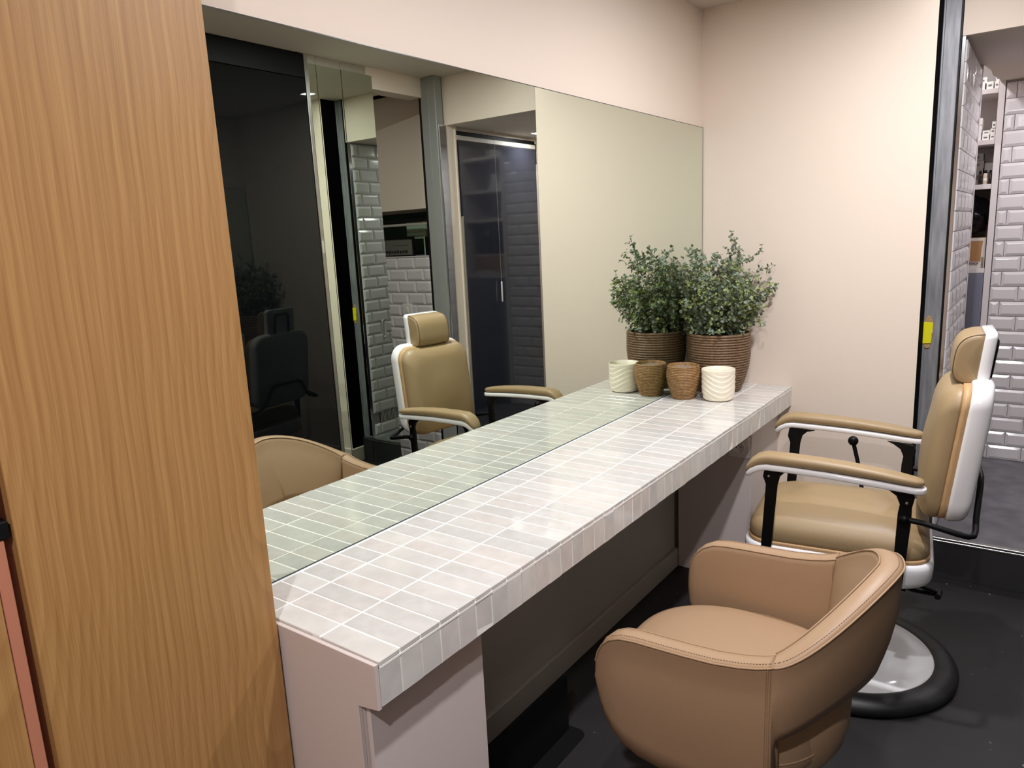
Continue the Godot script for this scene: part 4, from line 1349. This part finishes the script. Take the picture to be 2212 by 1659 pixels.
	for s in [-1.0, 1.0]:
		for dz in [0.0, 0.008]:
			var o1 := []
			var i1 := []
			var idx: int = arm.size() - 2
			var e = st[idx]
			for q in 9:
				var f := q / 8.0
				var y := lerpf(-0.125, -0.43, f)
				o1.append(Vector3(s * (absf(e[0].x) - 0.0015 + 0.0045 * sin(PI * (1.0 - f)) - 0.0035), H + y, e[0].y - 0.80 + dz))
				var y2 := lerpf(-0.13, -0.30, f)
				i1.append(Vector3(s * (absf(e[0].x) - e[4] - 0.0035), H + y2, e[0].y - 0.80 + dz))
			dash.call(o1)
			dash.call(i1)
	var stm := part("stitching", sti, M["seam thread"], t)
	stm.set_meta("kind", "stuff")
	for s in [-1.0, 1.0]:
		var ln := []
		var e = st[arm.size() - 2]
		for q in 9:
			var f := q / 8.0
			ln.append(Vector3(s * (absf(e[0].x) + 0.0005 * sin(PI * f)), H + lerpf(-0.122, -0.43, f), e[0].y - 0.80 + 0.004))
		part("corner_seam", sh().tube(ln, 0.0007, 6), M["tan chair leather"], t)
	# seat cushion
	var outline := func(a: float, bf: float, bb: float, n: float, y: float, cz: float) -> PackedVector3Array:
		var r := PackedVector3Array()
		for i in 72:
			var p := TAU * i / 72
			var x := a * signf(cos(p)) * pow(absf(cos(p)), 2.0 / n)
			var s := sin(p)
			var z := (bb if s > 0 else bf) * signf(s) * pow(absf(s), 2.0 / n)
			r.append(Vector3(x, H + y, cz + z - 0.80))
		return r
	var cz := 0.76
	var rs := []
	for e in [[0.95, -0.425], [0.985, -0.415], [1.0, -0.395], [1.0, -0.345], [0.985, -0.322], [0.95, -0.306], [0.88, -0.297], [0.7, -0.292], [0.4, -0.291], [0.08, -0.291]]:
		rs.append(outline.call(0.238 * e[0], 0.282 * e[0], 0.215 * e[0], 2.5, e[1], cz))
	part("seat_cushion", sh().loft(rs, true, true, 1, 1), lea, t)
	var sp := []
	for v3 in outline.call(0.2385, 0.2825, 0.215, 2.5, -0.392, cz):
		sp.append(v3)
	sp.append(sp[0])
	part("piping", sh().tube(sp, 0.0022, 6), M["tan chair leather"], t)
	rs = []
	for e in [[0.66, -0.482], [0.80, -0.478], [0.90, -0.462], [0.965, -0.435], [1.0, -0.395], [1.01, -0.34], [1.0, -0.30], [0.97, -0.27], [0.90, -0.262], [0.5, -0.262]]:
		rs.append(outline.call(0.236 * e[0], 0.20 * e[0], 0.240 * e[0], 2.0, e[1] if e[1] < -0.30 else e[1] - 0.035, 0.755))
	part("seat_base", sh().loft(rs, true, true, 1, 1), lea, t)
	# gas column and round foot
	part("column", sh().lathe([Vector2(0, 0.01), Vector2(0.034, 0.01), Vector2(0.034, 0.15), Vector2(0.026, 0.155), Vector2(0.026, H - 0.475), Vector2(0, H - 0.475)], 32, Vector3.ZERO), M["chrome"], t)
	part("foot", sh().lathe([Vector2(0, 0.0), Vector2(0.215, 0.0), Vector2(0.218, 0.004), Vector2(0.214, 0.010), Vector2(0.10, 0.016), Vector2(0.04, 0.020), Vector2(0, 0.020)], 64, Vector3.ZERO), M["chrome"], t)


# ---------------------------------------------------------------- sockets, foot rest
func small_things() -> void:
	# socket plates facing each other under the counter
	var face := func(called: String, label: String, at: Vector3, sgn: float) -> void:
		var t := thing(called, label, "socket", at)
		var xf := Transform3D(Basis(Vector3(0, 0, -sgn), Vector3(0, 1, 0), Vector3(sgn, 0, 0)), Vector3.ZERO)
		part("plate", sh().pad(0.088, 0.090, 0.006, [Vector2(0, 0), Vector2(0, 0.010), Vector2(0.0025, 0.013), Vector2(0.010, 0.0135)], xf, 4), M["white plastic"], t)
		part("well", sh().lathe([Vector2(0, 0.0136), Vector2(0.021, 0.0136), Vector2(0.023, 0.0155), Vector2(0.025, 0.0155), Vector2(0.026, 0.0136), Vector2(0.026, 0.012), Vector2(0, 0.012)], 32, Vector3.ZERO).moved(xf * Transform3D(Basis(Vector3(1, 0, 0), Vector3(0, 0, 1), Vector3(0, -1, 0)), Vector3.ZERO)), M["white plastic"], t)
		for e in [[-0.0095, 0.0], [0.0095, 0.0], [0.0, 0.010]]:
			part("contact_hole", sh().lathe([Vector2(0, 0.0132), Vector2(0.0027, 0.0132), Vector2(0.0027, 0.0141), Vector2(0, 0.0141)], 12, Vector3.ZERO).moved(xf * Transform3D(Basis(Vector3(1, 0, 0), Vector3(0, 0, 1), Vector3(0, -1, 0)), Vector3(e[0], e[1], 0))), M["dark hole"], t)
	face.call("wall_socket", "white socket on the near pedestal under the counter", Vector3(0.322, H - 0.180, 0.318), 1.0)
	face.call("wall_socket", "white socket on the far pedestal under the counter", Vector3(2.09, H - 0.188, 0.312), -1.0)
	# black folded-steel foot rest against the knee panel
	var t := thing("foot_rest", "black folded steel foot rest on the floor under the counter", "foot rest", Vector3(0.7, 0, 0.19))
	var poly := [Vector2(0.46, 0.004), Vector2(0.892, 0.004), Vector2(0.892, 0.172)]
	for k in 5:
		var a := PI / 2 * k / 4.0
		poly.append(Vector2(0.872 + 0.02 * cos(a), 0.172 + 0.02 * sin(a)))
	poly.append(Vector2(0.46, 0.192))
	wpart("upright_plate", sh().prism(poly, 0.206, 0.212, Transform3D(), 0.001), M["matt black"], t)
	var bp := [Vector2(0.44, 0.135), Vector2(0.90, 0.135)]
	for k in 5:
		var a := PI / 2 * k / 4.0
		bp.append(Vector2(0.885 + 0.025 * cos(PI * 0.0 + a) , 0.240 + 0.025 * sin(a)))
	bp.append(Vector2(0.44, 0.265))
	wpart("base_plate", sh().prism(bp, 0.0, 0.005, Transform3D(Basis(Vector3(1, 0, 0), Vector3(0, 0, 1), Vector3(0, 1, 0)), Vector3.ZERO), 0.001), M["matt black"], t)
